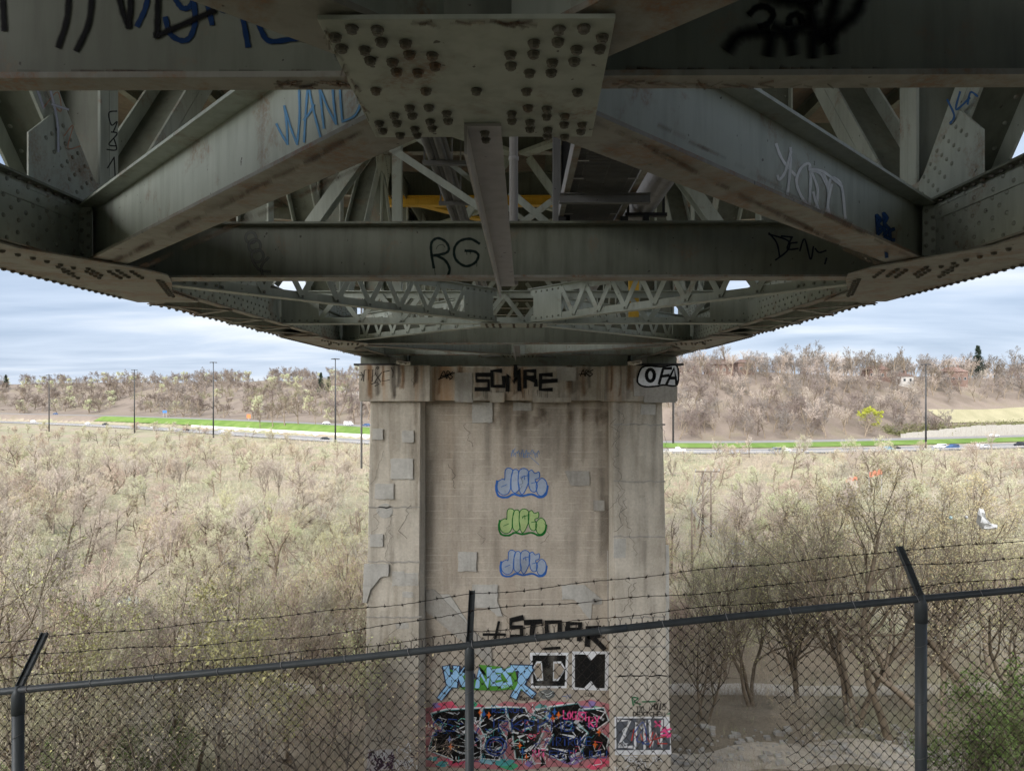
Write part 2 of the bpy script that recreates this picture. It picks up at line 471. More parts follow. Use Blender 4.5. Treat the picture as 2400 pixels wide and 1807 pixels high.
# ------------------------------------------------------------------ paint laid on surfaces (ribbons a little proud of the wall)
def smooth_line(pts, n=6, closed=False):
    pts = [np.asarray(p, float) for p in pts]
    if len(pts) < 3: return pts
    out = []
    m = len(pts)
    rng = range(m if closed else m - 1)
    for i in rng:
        if closed:
            a, b, c, d = pts[(i-1) % m], pts[i], pts[(i+1) % m], pts[(i+2) % m]
        else:
            a, b, c, d = pts[max(i-1, 0)], pts[i], pts[i+1], pts[min(i+2, m-1)]
        for k in range(n):
            t = k / n
            out.append(0.5 * ((2*b) + (-a+c)*t + (2*a-5*b+4*c-d)*t*t + (-a+3*b-3*c+d)*t**3))
    if not closed: out.append(pts[-1])
    return out
class Tag:
    """strokes given in photo pixels, laid on the plane (pt, n)"""
    def __init__(s, pt, n, tr=None, lift=0.004, step=0.0006):
        s.pt, s.n, s.tr = np.asarray(pt, float), nrm(n), tr or (lambda x, y: (x, y))
        s.sc = 1.0; s.lift = lift; s.step = step; s.k = 0; s.by = {}
    def _put(s, p2, lift): return onplane(p2[0], p2[1], s.pt + s.n * lift, s.n)
    def _bucket(s, c):
        s.by.setdefault(c, []).append(([], [], []))
        return s.by[c][-1]
    def stroke(s, pts, w, c, curve=True, soft=0.18, closed=False, taper=0.0, a=1.0):
        pts = [np.array(s.tr(*p), float) for p in pts]
        if curve: pts = smooth_line(pts, 6, closed)
        elif closed: pts = pts + [pts[0]]
        if closed and curve: pts = pts + [pts[0]]
        lift = s.lift + s.k * s.step; s.k += 1
        V, Fc, A = s._bucket(c)
        n = len(pts)
        b = len(V)
        for i, p in enumerate(pts):
            d = pts[min(i+1, n-1)] - pts[max(i-1, 0)]
            if i == 0 and not closed: e = pts[0] - nrm(d) * w * 0.35
            elif i == n-1 and not closed: e = pts[-1] + nrm(d) * w * 0.35
            else: e = p
            nn = np.array([-d[1], d[0]]) / (np.linalg.norm(d) + 1e-9)
            ww = w * (1 - max(0, taper) * i / max(1, n-1)) * (1 + 0.10 * math.sin(i * 1.7 + s.k))
            for off, al in ((-0.5, 0.0), (-0.5 + soft, 1.0), (0.5 - soft, 1.0), (0.5, 0.0)):
                V.append(s._put(e + nn * ww * off, lift)); A.append(al * a * (0.0 if (taper < 0 and i == n-1) else 1.0))
        for i in range(n-1):
            for k in range(3):
                Fc.append((b+i*4+k, b+i*4+k+1, b+(i+1)*4+k+1, b+(i+1)*4+k))
    def fill(s, pts, c, curve=False, a=1.0):
        pts = [np.array(s.tr(*p), float) for p in pts]
        if curve: pts = smooth_line(pts, 5, True)
        lift = s.lift + s.k * s.step; s.k += 1
        V, Fc, A = s._bucket(c)
        b = len(V)
        for p in pts: V.append(s._put(p, lift)); A.append(a)
        Fc.append(tuple(range(b, b+len(pts))))
    def ellipse(s, cx, cy, rx, ry, w, c, n=12):
        s.stroke([(cx + rx*math.cos(2*math.pi*k/n), cy + ry*math.sin(2*math.pi*k/n)) for k in range(n)], w, c, closed=True)
    def build(s, name, parent, label=None, scale=6.0, xf=None):
        for c, comps in s.by.items():
            sets = comps
            if len(comps) > 12:
                V, Fc, A = [], [], []
                for v, f, a in comps:
                    b = len(V); V += v; A += a; Fc += [tuple(q + b for q in ff) for ff in f]
                sets = [(V, Fc, A)]
            for V, Fc, A in sets:
                me = bpy.data.meshes.new(name)
                me.from_pydata([tuple(xf(v)) if xf else tuple(v) for v in V], [], Fc)
                at = me.color_attributes.new('cover', 'FLOAT_COLOR', 'POINT')
                at.data.foreach_set('color', np.array([[a, a, a, 1] for a in A], np.float32).ravel())
                o = link(name, me, paint(c, scale), parent)
                if label: o['label'] = label
                if len(comps) > 12: o['kind'] = 'stuff'
LET = {'A': [[(0,1),(.5,0),(1,1)],[(.2,.62),(.8,.62)]], 'B': [[(0,1),(0,0),(.8,.1),(.8,.4),(0,.48),(.95,.6),(.9,.95),(0,1)]], 'C': [[(1,.1),(.4,0),(0,.5),(.4,1),(1,.9)]],
 'D': [[(0,0),(0,1),(.7,.9),(1,.5),(.7,.1),(0,0)]], 'E': [[(1,0),(0,0),(0,1),(1,1)],[(0,.5),(.8,.5)]], 'F': [[(1,0),(0,0),(0,1)],[(0,.5),(.8,.5)]], 'G': [[(1,.1),(.3,0),(0,.5),(.3,1),(1,.9),(1,.55),(.6,.55)]],
 'H': [[(0,0),(0,1)],[(1,0),(1,1)],[(0,.5),(1,.5)]], 'I': [[(.5,0),(.5,1)]], 'J': [[(.8,0),(.8,.8),(.4,1),(0,.8)]], 'K': [[(0,0),(0,1)],[(1,0),(0,.55),(1,1)]], 'L': [[(0,0),(0,1),(1,1)]], 'M': [[(0,1),(.1,0),(.5,.6),(.9,0),(1,1)]],
 'N': [[(0,1),(0,0),(1,1),(1,0)]], 'O': [[(.5,0),(0,.4),(.2,.95),(.8,.95),(1,.4),(.5,0)]], 'P': [[(0,1),(0,0),(.9,.15),(.8,.5),(0,.55)]], 'R': [[(0,1),(0,0),(.9,.15),(.8,.45),(.05,.52),(1,1)]], 'S': [[(1,.05),(.2,0),(.1,.4),(.9,.6),(.8,.98),(0,.95)]],
 'T': [[(0,0),(1,0)],[(.5,0),(.5,1)]], 'U': [[(0,0),(.05,.9),(.5,1),(.95,.9),(1,0)]], 'V': [[(0,0),(.5,1),(1,0)]], 'W': [[(0,0),(.25,1),(.5,.3),(.75,1),(1,0)]], 'X': [[(0,0),(1,1)],[(1,0),(0,1)]], 'Y': [[(0,0),(.5,.5),(1,0)],[(.5,.5),(.4,1)]], 'Z': [[(0,0),(1,0),(0,1),(1,1)]],
 '1': [[(.2,.2),(.5,0),(.5,1)]], '2': [[(0,.2),(.5,0),(1,.25),(0,1),(1,1)]], '3': [[(0,0),(1,.05),(.4,.45),(1,.75),(0,1)]], '5': [[(1,0),(.1,0),(.05,.45),(1,.6),(.8,1),(0,1)]], '0': [[(.5,0),(0,.5),(.5,1),(1,.5),(.5,0)]], '!': [[(.5,0),(.5,.7)],[(.5,.93),(.5,1)]], '-': [[(0,.5),(1,.5)]], ' ': []}
def write(T, text, x, y, w, h, sw, c, slant=0.0, rise=0.0, curve=False):
    n = len(text); cw = w / n
    for i, ch in enumerate(text):
        for st in LET.get(ch, []):
            T.stroke([(x + i*cw + p[0]*cw*0.78 + (1-p[1])*slant*h, y + p[1]*h + rise*i) for p in st], sw, c, curve and len(st) > 2)
def zoomtr(ox, oy, s): return lambda x, y: (ox + x / s, oy + y / s)

# ------------------------------------------------------------------ terrain
HX = np.array([-2600, -900, -560, -370, -286, -197, -153, -89, -20, 57, 93, 141, 184, 300, 520, 2600], float)
HY = np.array([1500, 800, 650, 549, 496, 428, 388, 333, 284, 258, 260, 272, 286, 330, 430, 1500], float)
_gx = np.arange(-2600, 2601, 5.0)
_gy = np.interp(_gx, HX, HY)
_k = np.ones(13) / 13
for _ in range(2):
    _gy = np.convolve(np.pad(_gy, 6, mode='edge'), _k, 'valid')
_gs = np.gradient(_gy, 5.0)
def hwy(x): return np.interp(x, _gx, _gy)
def sdist(x, y):
    return (y - hwy(x)) / np.sqrt(1 + np.interp(x, _gx, _gs) ** 2)
def sstep(a, b, t):
    u = np.clip((t - a) / (b - a), 0, 1)
    return u * u * (3 - 2 * u)
def wob(x, y, s, k=0):
    return np.sin(x / s + 1.3 * k) * np.cos(y / s * 1.13 + 0.7 * k) + 0.5 * np.sin((x + y) / s * 1.9 + k) + 0.3 * np.cos((x - 1.7 * y) / s * 2.3 + 2 * k)
def zt(x, y):
    x = np.asarray(x, float); y = np.asarray(y, float)
    v = np.interp(y, [-400, -60, -20, -6, 0, 2, 4.7, 12, 20, 22.5, 28, 34, 45, 70, 110, 200, 9000],
                  [14, 9, 4.0, -0.6, -1.68, -2.2, -3.62, -7.6, -11.3, -11.75, -12.2, -14.0, -15.6, -19.3, -21.4, -22.2, -22.2])
    v = v + 0.105 * np.clip(x, -12, 12) * (1 - sstep(8, 16, y)) * sstep(-14, 0, y)
    v = v + 0.25 * wob(x, y, 9, 1) * sstep(24, 60, y)
    v = v + 3.0 * sstep(40, 160, np.abs(x)) * (1 - sstep(120, 260, y))
    s = sdist(x, y)
    r = sstep(-110, 60, x)
    up = -14.7 * (1 - r) + -18.5 * r
    foot = 44.0
    L = 130 * (1 - r) + 66 * r
    top = 15 * (1 - r) + 12.0 * r
    # lower carriageway, embankment, upper carriageway, wooded hillside
    z = np.where(s < 12.5, -19.95, -19.95 + (2.0 * (1 - r) + 0.2 * r) * sstep(12.5, 13.4, s))
    z = z + (up - (-19.95 + 2.0 * (1 - r) + 0.2 * r)) * sstep(13.4, 22, s)
    hill = sstep(0, 1, (s - foot) / L)
    z = z + (top - up) * (0.65 * hill + 0.35 * np.clip((s - foot) / L, 0, 1)) + 1.2 * wob(x, y, 26, 2) * hill
    z = z + 10 * sstep(400, 2500, s)
    w = sstep(-48, -16, s)
    return v * (1 - w) + z * w
def axis(*segs):
    a = []
    for lo, hi, st in segs: a.append(np.arange(lo, hi, st))
    return np.unique(np.concatenate(a))
gx = axis((-4000, -600, 120), (-600, -60, 6), (-60, 60, 1.5), (60, 420, 6), (420, 4001, 120))
gy = axis((-400, -20, 20), (-20, 60, 1.0), (60, 225, 5), (225, 640, 4.0), (640, 1200, 40), (1200, 6001, 240))
X, Y = np.meshgrid(gx, gy)
Zt = zt(X, Y)
nx, ny = len(gx), len(gy)
ii = (np.arange(ny - 1)[:, None] * nx + np.arange(nx - 1)[None, :]).ravel()
g = link('ground', npmesh('ground', np.stack([X, Y, Zt], -1).reshape(-1, 3), np.stack([ii, ii + 1, ii + nx + 1, ii + nx], -1), smooth=True), GROUNDM)
tag(g, kind='structure')
# leaf litter under the woods on the hills and plateau
g.data.materials.append(LITTER)
fc = (X[:-1, :-1] + X[1:, 1:]).ravel()/2, (Y[:-1, :-1] + Y[1:, 1:]).ravel()/2
g.data.polygons.foreach_set('material_index', (sdist(*fc) > 40).astype(np.int32))
g.data.update()

def strip(name, mat, x0, x1, s0, s1, lift, kind='structure', ns=2, step=4.0, zfun=None):
    """a sheet that follows the highway between two offsets"""
    xs = np.arange(x0, x1 + 0.1, step)
    ys = hwy(xs); sl = np.interp(xs, _gx, _gs); c = 1 / np.sqrt(1 + sl ** 2)
    V = []
    for s in np.linspace(s0, s1, ns):
        px, py = xs - sl * c * s, ys + c * s
        V.append(np.stack([px, py, (zfun(px, py) if zfun else zt(px, py)) + lift], -1))
    V = np.array(V); n = len(xs)
    q = [[j*n+i, j*n+i+1, (j+1)*n+i+1, (j+1)*n+i] for j in range(ns-1) for i in range(n-1)]
    o = link(name, npmesh(name, V.reshape(-1, 3), q, smooth=True), mat)
    return tag(o, kind=kind)
def lanez(z): return lambda x, y: np.full(len(np.atleast_1d(x)), z)
def upz(x, y):
    r = sstep(-110, 60, x)
    return -14.7 * (1 - r) - 18.5 * r
strip('road', ASPH, -520, 420, -10.5, 10.5, 0.22, zfun=lanez(-19.95), step=4)
strip('road', ASPH, -520, 420, 23.5, 36.5, 0.22, zfun=upz, step=4)
strip('grass_verge', GRASSM, -320, 420, 14.2, 23.2, 0.28, ns=7, step=4)
for s_ in (-10.0, -0.0, 10.0):
    strip('lane_marking', plain('road_paint', (0.75, 0.74, 0.70), 0.7), -520, 420, s_ - 0.12, s_ + 0.12, 0.226, zfun=lanez(-19.95), step=4)

# a track below the slope, bare soil by the pier, the river
def patch(name, mat, x0, x1, y0, y1, lift, nx=40, ny=16, edge=0.6, zf=None):
    xs = np.linspace(x0, x1, nx); ys = np.linspace(0, 1, ny)
    V = []
    for j, t in enumerate(ys):
        lo = y0 + edge * np.sin(xs * 0.7 + 1) + edge * 0.5 * np.sin(xs * 1.9)
        hi = y1 + edge * np.sin(xs * 0.55 + 2) + edge * 0.5 * np.cos(xs * 1.6)
        yy = lo + (hi - lo) * t
        V.append(np.stack([xs, yy, (zf(xs, yy) if zf else zt(xs, yy)) + lift], -1))
    V = np.array(V)
    q = [[j*nx+i, j*nx+i+1, (j+1)*nx+i+1, (j+1)*nx+i] for j in range(ny-1) for i in range(nx-1)]
    return tag(link(name, npmesh(name, V.reshape(-1, 3), q, smooth=True), mat), kind='structure')
patch('bare_soil', SANDM, 4.4, 15, 22.5, 24.6, 0.03, 60, 14, 0.5)
patch('gravel_path', PATHM, -34, 40, 33.0, 35.6, 0.06, 80, 8, 0.25)
patch('gravel_path', PATHM, -60, -8, 50, 51.6, 0.08, 60, 6, 0.3)
patch('river', WATERM, -75, -9, 57, 64, 0.30, 60, 6, 1.2, zf=lambda x, y: np.full(len(x), -18.4))
strip('dry_field', FIELDM, 236, 440, 59, 71, 0.35, ns=10, step=5)
strip('dry_bank', LITTER, -620, -316, 12.5, 23.2, 0.3, ns=5, step=5)

# ------------------------------------------------------------------ the bridge
BR = thing('truss_bridge', (0, 20.8, 0.9), 'grey-green riveted steel truss bridge passing overhead onto the concrete pier', 'bridge')
BR.rotation_euler[2] = -0.0083
ZB, ZT_ = 1.20, 1.76          # underside and top of the lower chord level
ZC = (ZB + ZT_) / 2
HH = ZT_ - ZB
PPS = [-2.0, 7.1, 16.2, 25.3, 34.4, 43.5, 52.6, 61.7, 70.8]
BANG = -0.0083          # the bridge axis runs a touch to the right of the camera axis
BROOT = np.array([0, 20.8, 0.9])
def tob(p):
    q = np.asarray(p, float) - BROOT; c, s_ = math.cos(-BANG), math.sin(-BANG)
    return np.array([c*q[0] - s_*q[1], s_*q[0] + c*q[1], q[2]]) + BROOT
def fromb(p):
    q = np.asarray(p, float) - BROOT; c, s_ = math.cos(BANG), math.sin(BANG)
    return np.array([c*q[0] - s_*q[1], s_*q[0] + c*q[1], q[2]]) + BROOT
MID = [2.78, 11.9, 20.8, 29.9, 39.0]
TOPZ = 7.15

# lower chords: two side plates, flange angles, lacing bars below
for s in (-1, 1):
    y0, y1 = -4.0, 71.0
    m = MB()
    m.box(s*3.90, s*3.925, y0, y1, ZB + .012, ZT_ - .012)
    m.box(s*4.475, s*4.50, y0, y1, ZB + .012, ZT_ - .012)
    o = m.build('chord_side_plate', SAGE, BR)
    for inner, zz_, hz in ((3.886, ZB + .013, .15), (3.886, ZT_ - .163, .15)):
        MB().box(s*inner, s*3.899, y0, y1, zz_, zz_ + hz).build('chord_flange_angle', SAGE, BR)
    # bottom and top flange legs
    for xa, xb in ((3.80, 3.93), (4.46, 4.61)):
        MB().box(s*xa, s*xb, y0, y1, ZB - .004, ZB + .011).build('chord_flange', FLANGE, BR)
    MB().box(s*3.80, s*4.60, y0, y1, ZT_ - .011, ZT_ + .010).build('chord_cover_plate', SAGE_D, BR)
    # lacing underneath
    me = None
    L = 0.62
    yy = y0 + 0.2; k = 0
    while yy < 26.5:
        near = min(abs(yy + L / 2 - p) for p in PPS)
        if near > 1.45 and yy > 3.2 :
            a, b = (3.86, 4.63) if k % 2 == 0 else (4.63, 3.86)
            mm = MB().beam((s*a, yy, ZB - .012 - .005*(k % 2)), (s*b, yy + L, ZB - .012 - .005*(k % 2)), .085, .012)
            mm.build('lacing_bar', FLANGE, BR)
            REST['rivet'].add([(v[0]*1.0 + s*b, v[1] + yy + L, -v[2] + ZB - .024) for v in RIV.v], RIV.f)
        yy += L; k += 1
    # rivet rows on the inner face: top and bottom angles
    c_par = o
    n_ = (-s, 0, 0)
    rows = []
    for z_, st, ph in ((ZB + .05, .24, 0), (ZB + .115, .24, .12), (ZT_ - .05, .24, 0), (ZT_ - .12, .24, .12)):
        y = 4.9 + ph
        while y < 26:
            rows.append((s*3.886, y, z_)); y += st
    rows.sort(key=lambda p: p[1])
    fasten('rivet', o, [p for p in rows if p[1] < 6.6], n_)
    fasten('rivet', None, [p for p in rows if p[1] >= 6.6], n_)
    # field of rivets on the splice lengths
    fld = []
    for y in np.arange(8.0, 11.4, .16):
        for z_ in np.arange(ZB + .20, ZT_ - .18, .105):
            fld.append((s*3.90, y + (.08 if int(round(z_*10)) % 2 else 0), z_))
    for y in np.arange(12.8, 15.9, .2):
        for z_ in np.arange(ZB + .20, ZT_ - .18, .12): fld.append((s*3.90, y, z_))
    for pp in (7.1,):
        for y in np.arange(5.6, 6.75, .17):
            for z_ in (ZB + .22, ZB + .30, ZB + .38): fld.append((s*3.90, y + (.085 if z_ > ZB + .28 and z_ < ZB + .35 else 0), z_))
    fasten('rivet', None, fld, n_)
    # bolts under the upper inner flange, near end
    fasten('bolt', o, [(s*3.85, y, ZT_ - .012) for y in np.arange(4.9, 6.5, .115)], (0, 0, -1), scale=0.95)
    fasten('bolt', None, [(s*4.585, y, ZB - .006) for y in np.arange(9.2, 24, .21)], (0, 0, -1), scale=1.1)
# lower joint plates with their bolts
def jplate(s, yc, parts):
    pts = [(4.63, -2.25), (4.63, 1.82), (3.86, 1.82), (3.80, 1.0), (3.42, 0.22), (3.28, -0.15), (3.34, -0.52), (3.82, -1.45), (3.82, -2.25)]
    m = MB().plate([(s*x, yc + y, ZB - .030) for x, y in pts], (0, 0, .016))
    o = m.build('joint_plate', FLANGE, BR, bevel=.003)
    b = []
    for y in np.arange(-2.1, 1.35, .118): b.append((s*4.575, yc + y, ZB - .030))
    for i in range(7):
        for j in range(4): b.append((s*(3.48 + .105*i + .03*j), yc - .42 + .115*j - .05*i*(i % 2), ZB - .030))
    for i in range(9):
        for j in range(2): b.append((s*(3.50 + .05*i), yc + .10 + .13*i + .09*j, ZB - .030))
    for i in range(6): b.append((s*(3.90 + .02*i), yc - .62 - .15*i, ZB - .030))
    if parts == 0: fasten('bolt', None, b, (0, 0, -1))
    else: fasten('bolt', o, b, (0, 0, -1), limit=300)
    return o

# centre gusset plate of the near panel
GP = MB().plate([(-.471, 2.235, 1.170), (.455, 2.235, 1.170), (.475, 3.25, 1.170), (-.498, 3.25, 1.170)], (0, 0, .016)).build('gusset_plate', SAGE, BR, bevel=.002)
gb = [(305,160),(452,168),(210,208),(475,235),(613,245),(247,272),(380,283),(635,308),(767,315),(410,342),(538,352),(783,375),(562,407),(685,413),(443,517),(730,518),(1020,518),(1308,520),(1600,525),(637,615),(747,613),(548,660),(652,660),(850,648),(463,705),(565,703),(755,695),(858,690),(483,747),(667,738),(767,733),(582,773),(680,772),
      (1493,165),(1637,158),(1743,212),(1350,243),(1488,235),(1595,280),(1728,275),(1215,310),(1348,305),(1218,373),(1456,355),(1582,347),(1325,415),(1450,412),(1316,615),(1425,622),(1223,650),(1424,665),(1528,665),(1224,690),(1328,698),(1523,712),(1627,713),(1328,737),(1430,742),(1620,750),(1427,778),(1527,782)]
fasten('bolt', GP, [tob(onplane(700 + x / 2.449, y / 2.449, np.array([0, 0, 1.168]), (0, 0, 1))) for x, y in gb], (0, 0, -1), scale=0.9)
for s in (-1, 1):
    jplate(s, 7.1, 1)
for s in (-1, 1):
    for yc in (16.2, 25.3): jplate(s, yc, 0)

# near panel: transverse beam at its middle, four diagonals
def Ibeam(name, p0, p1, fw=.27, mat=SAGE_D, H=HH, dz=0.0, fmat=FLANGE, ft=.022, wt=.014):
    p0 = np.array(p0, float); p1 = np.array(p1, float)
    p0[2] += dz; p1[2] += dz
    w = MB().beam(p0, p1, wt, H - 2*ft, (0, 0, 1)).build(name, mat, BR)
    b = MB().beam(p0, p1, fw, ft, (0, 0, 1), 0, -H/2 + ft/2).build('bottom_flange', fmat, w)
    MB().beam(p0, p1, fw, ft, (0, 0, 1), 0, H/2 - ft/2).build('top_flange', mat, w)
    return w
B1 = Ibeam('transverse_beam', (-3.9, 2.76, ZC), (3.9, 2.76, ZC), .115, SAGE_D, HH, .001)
C1 = np.array([0, 2.80, ZC])
DIAG = {}
for s in (-1, 1):
    DIAG[s] = Ibeam('lateral_brace', C1 + [s*.13, .13, 0], (s*3.86, 6.72, ZC), .30, SAGE, HH, -.003)
    Ibeam('lateral_brace', C1 + [s*.13, -.13, 0], (s*3.86, -1.1, ZC), .30, SAGE, HH, -.003)
# galvanised angle hung under the plate
m = MB()
m.box(-.085, -.072, 3.08, 7.55, 1.035, 1.168)
m.box(-.0719, .072, 3.08, 7.55, 1.155, 1.168)
ANG = m.build('galvanised_angle', GALV, BR)
fasten('bolt', ANG, [(0, 3.15, 1.155), (0, 3.23, 1.155)], (0, 0, -1), scale=.9)

# floor struts at the panel points
RG = Ibeam('transverse_beam', (-3.9, 7.30, ZC), (3.9, 7.30, ZC), .24, SAGE_D, HH, -.010)
Ibeam('transverse_beam', (-3.9, 16.3, ZC), (3.9, 16.3, ZC), .26, SAGE_D, HH, -.010)
Ibeam('transverse_beam', (-3.9, 25.3, ZC), (3.9, 25.3, ZC), .26, SAGE, HH, -.010)
for s in (-1, 1):      # end angles of the RG beam and brace connection angles
    m = MB().box(s*3.78, s*3.895, 6.55, 6.567, ZB + .02, ZT_ - .03)
    o = m.build('connection_angle', SAGE, BR)
    fasten('rivet', o, [(s*3.835 + s*(.03 if i % 2 else -.03), 6.55, ZB + .06 + .052*i) for i in range(9)], (0, -1, 0))
    # gusset plates on the truss joints (inner face) with rivets
    for pi, pp in enumerate(PPS[1:4]):
        gpoly = [(-1.24, 1.70), (-1.24, 2.16), (-.93, 2.44), (-.30, 2.02), (.30, 2.02), (.93, 2.44), (1.24, 2.16), (1.24, 1.70)]
        o = MB().plate([(s*3.878, pp + y, z) for y, z in gpoly], (s*.016, 0, 0)).build('truss_gusset', SAGE, BR, bevel=.002)
        pts = []
        for sg in (-1, 1):
            for i in range(7):
                for j in range(4):
                    y = -1.03 + .105*i + (.075*j if True else 0); z = 2.19 - .085*i + .062*j
                    if z > 1.79 and abs(y) < 1.2: pts.append((s*3.878, pp + sg*y*-1*-1, z))
        for j in range(4):
            for q in (-.07, .07): pts.append((s*3.878, pp + q, 1.76 + .065*j))
        fasten('rivet', o if pi == 0 else None, pts, (-s, 0, 0))

# laced panel: vertical lattice struts of angles and bars
def lattice(p0, p1, plates=((0, .9),), mat=SAGE, pitch=.50, name='laced_strut', fl=.15, dz=0.0, ends=True):
    p0 = np.array([p0[0], p0[1], 0.0]); p1 = np.array([p1[0], p1[1], 0.0])
    d = nrm(p1 - p0); L = np.linalg.norm(p1 - p0); x = nrm(np.cross(d, (0, 0, 1)))
    zb, zt_ = ZB + .006 + dz, ZT_ - .012 + dz
    m = MB()
    for z0, sg in ((zb, 1), (zt_, -1)):
        m.beam(p0 + [0, 0, z0 + sg*.006], p1 + [0, 0, z0 + sg*.006], fl, .012)
        m.beam(p0 + [0, 0, z0 + sg*.062], p1 + [0, 0, z0 + sg*.062], .012, .10)
    root = m.build(name, mat, BR)
    for a, b in plates:
        w = MB().beam(p0 + d*a - x*.0135 + [0, 0, (zb+zt_)/2], p0 + d*b - x*.0135 + [0, 0, (zb+zt_)/2], .012, zt_ - zb - .02)
        w.build('web_plate', mat, root)
        n = max(3, int((b - a) / .12))
        nv = x if x[1] < 0 else -x
        for z_ in (zb + .06, zt_ - .06):
            fasten('rivet', None, [p0 + d*(a + (i + .5)*(b - a)/n) + nv*.0205 + [0, 0, z_] for i in range(n)], nv)
    t0 = max([b for a, b in plates if a < L/2] or [0]); t1 = min([a for a, b in plates if a > L/2] or [L])
    n = int((t1 - t0) / (pitch / 2)); st = (t1 - t0) / max(1, n)
    bar = None
    nv = x if x[1] < 0 else -x
    for i in range(n):
        za, zb_ = (zb + .05, zt_ - .05) if i % 2 == 0 else (zt_ - .05, zb + .05)
        off = nv * (.014 + .010*(i % 2))
        a = p0 + d*(t0 + i*st) + off; b = p0 + d*(t0 + (i+1)*st) + off
        MB().beam(a + [0, 0, za], b + [0, 0, zb_], .075, .010, nv).build('lacing_bar', mat, root)
        if i % 2 == 0: fasten('rivet', None, [a + nv*.012 + [0, 0, zb + .05]], nv)
    return root
c2 = np.array([0, 11.95])
for s in (-1, 1):
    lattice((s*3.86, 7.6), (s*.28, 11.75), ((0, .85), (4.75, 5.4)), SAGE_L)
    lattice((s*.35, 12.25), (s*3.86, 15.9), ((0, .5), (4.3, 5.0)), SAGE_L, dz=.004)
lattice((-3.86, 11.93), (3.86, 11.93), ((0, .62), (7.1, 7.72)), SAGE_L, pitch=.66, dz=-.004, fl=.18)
o = MB().plate([(-.55, 11.6, ZB - .02), (.55, 11.6, ZB - .02), (.55, 12.3, ZB - .02), (-.55, 12.3, ZB - .02)], (0, 0, .012)).build('gusset_plate', SAGE, BR)
fasten('bolt', None, [(x, y, ZB - .02) for x in (-.45, -.34, -.23, 0, .23, .34, .45) for y in (11.7, 11.82, 12.08, 12.2)], (0, 0, -1))
# third panel, over the pier
for s in (-1, 1):
    Ibeam('lateral_brace', (s*.2, 20.6, ZC), (s*3.86, 16.7, ZC), .28, SAGE, HH, -.003)
    Ibeam('lateral_brace', (s*.2, 21.1, ZC), (s*3.86, 25.0, ZC), .28, SAGE, HH, -.003)
Ibeam('transverse_beam', (-3.9, 20.85, ZC), (3.9, 20.85, ZC), .22, SAGE, HH, .004)
MB().plate([(-.5, 20.4, ZB - .02), (.5, 20.4, ZB - .02), (.5, 21.4, ZB - .02), (-.5, 21.4, ZB - .02)], (0, 0, .012)).build('gusset_plate', SAGE, BR)
fasten('bolt', None, [(x, y, ZB - .02) for x in (-.42, -.3, -.18, 0, .18, .3, .42) for y in (20.5, 20.65, 21.1, 21.25)], (0, 0, -1))
m = MB(); m.box(-.085, -.07, 16.5, 21.2, 1.03, 1.175); m.box(-.0699, .07, 16.5, 21.2, 1.16, 1.175); m.build('galvanised_angle', GALV, BR)
# deep cross girder above the pier
gm = MB()
gm.box(-3.3, 3.3, 21.9, 21.93, .96, 2.1); gm.box(-3.3, 3.3, 21.78, 22.06, .93, .96)
gm.build('bearing_girder', SAGE, BR)
for s in (-1, 1):
    MB().box(s*3.55, s*4.75, 20.75, 22.3, .902, .96).build('bearing_plate', BLACKM, BR)
    MB().box(s*3.75, s*4.6, 21.0, 22.0, .961, 1.165).build('bearing', SAGE_D, BR)

# truss web members
def webmember(name, p0, p1, s, fw, mat=SAGE):
    p0, p1 = np.array(p0, float), np.array(p1, float)
    d = nrm(p1 - p0); nrm_in = np.array([-s, 0, 0.])
    side = np.cross(d, nrm_in)
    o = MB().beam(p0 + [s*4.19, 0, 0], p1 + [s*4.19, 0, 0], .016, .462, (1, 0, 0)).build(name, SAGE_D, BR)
    for i, xx in enumerate((3.945, 4.435)):
        for k in (-1, 1):
            a = p0 + [s*xx, 0, 0] + side*k*(fw/4 + .003); b = p1 + [s*xx, 0, 0] + side*k*(fw/4 + .003)
            MB().beam(a, b, fw/2, .026, nrm_in).build('flange', mat, o)
    # rivets along the web on the faces that look down or towards the near end
    L = np.linalg.norm(p1 - p0)
    f = side if side[2] < -.01 or (abs(side[2]) < .01 and side[1] < 0) else -side
    for xx in (4.0, 4.37):
        fasten('rivet', None, [p0 + d*t + [s*xx, 0, 0] + f*.0085 for t in np.arange(.4, min(L, 3.6), .22)], f)
    return o
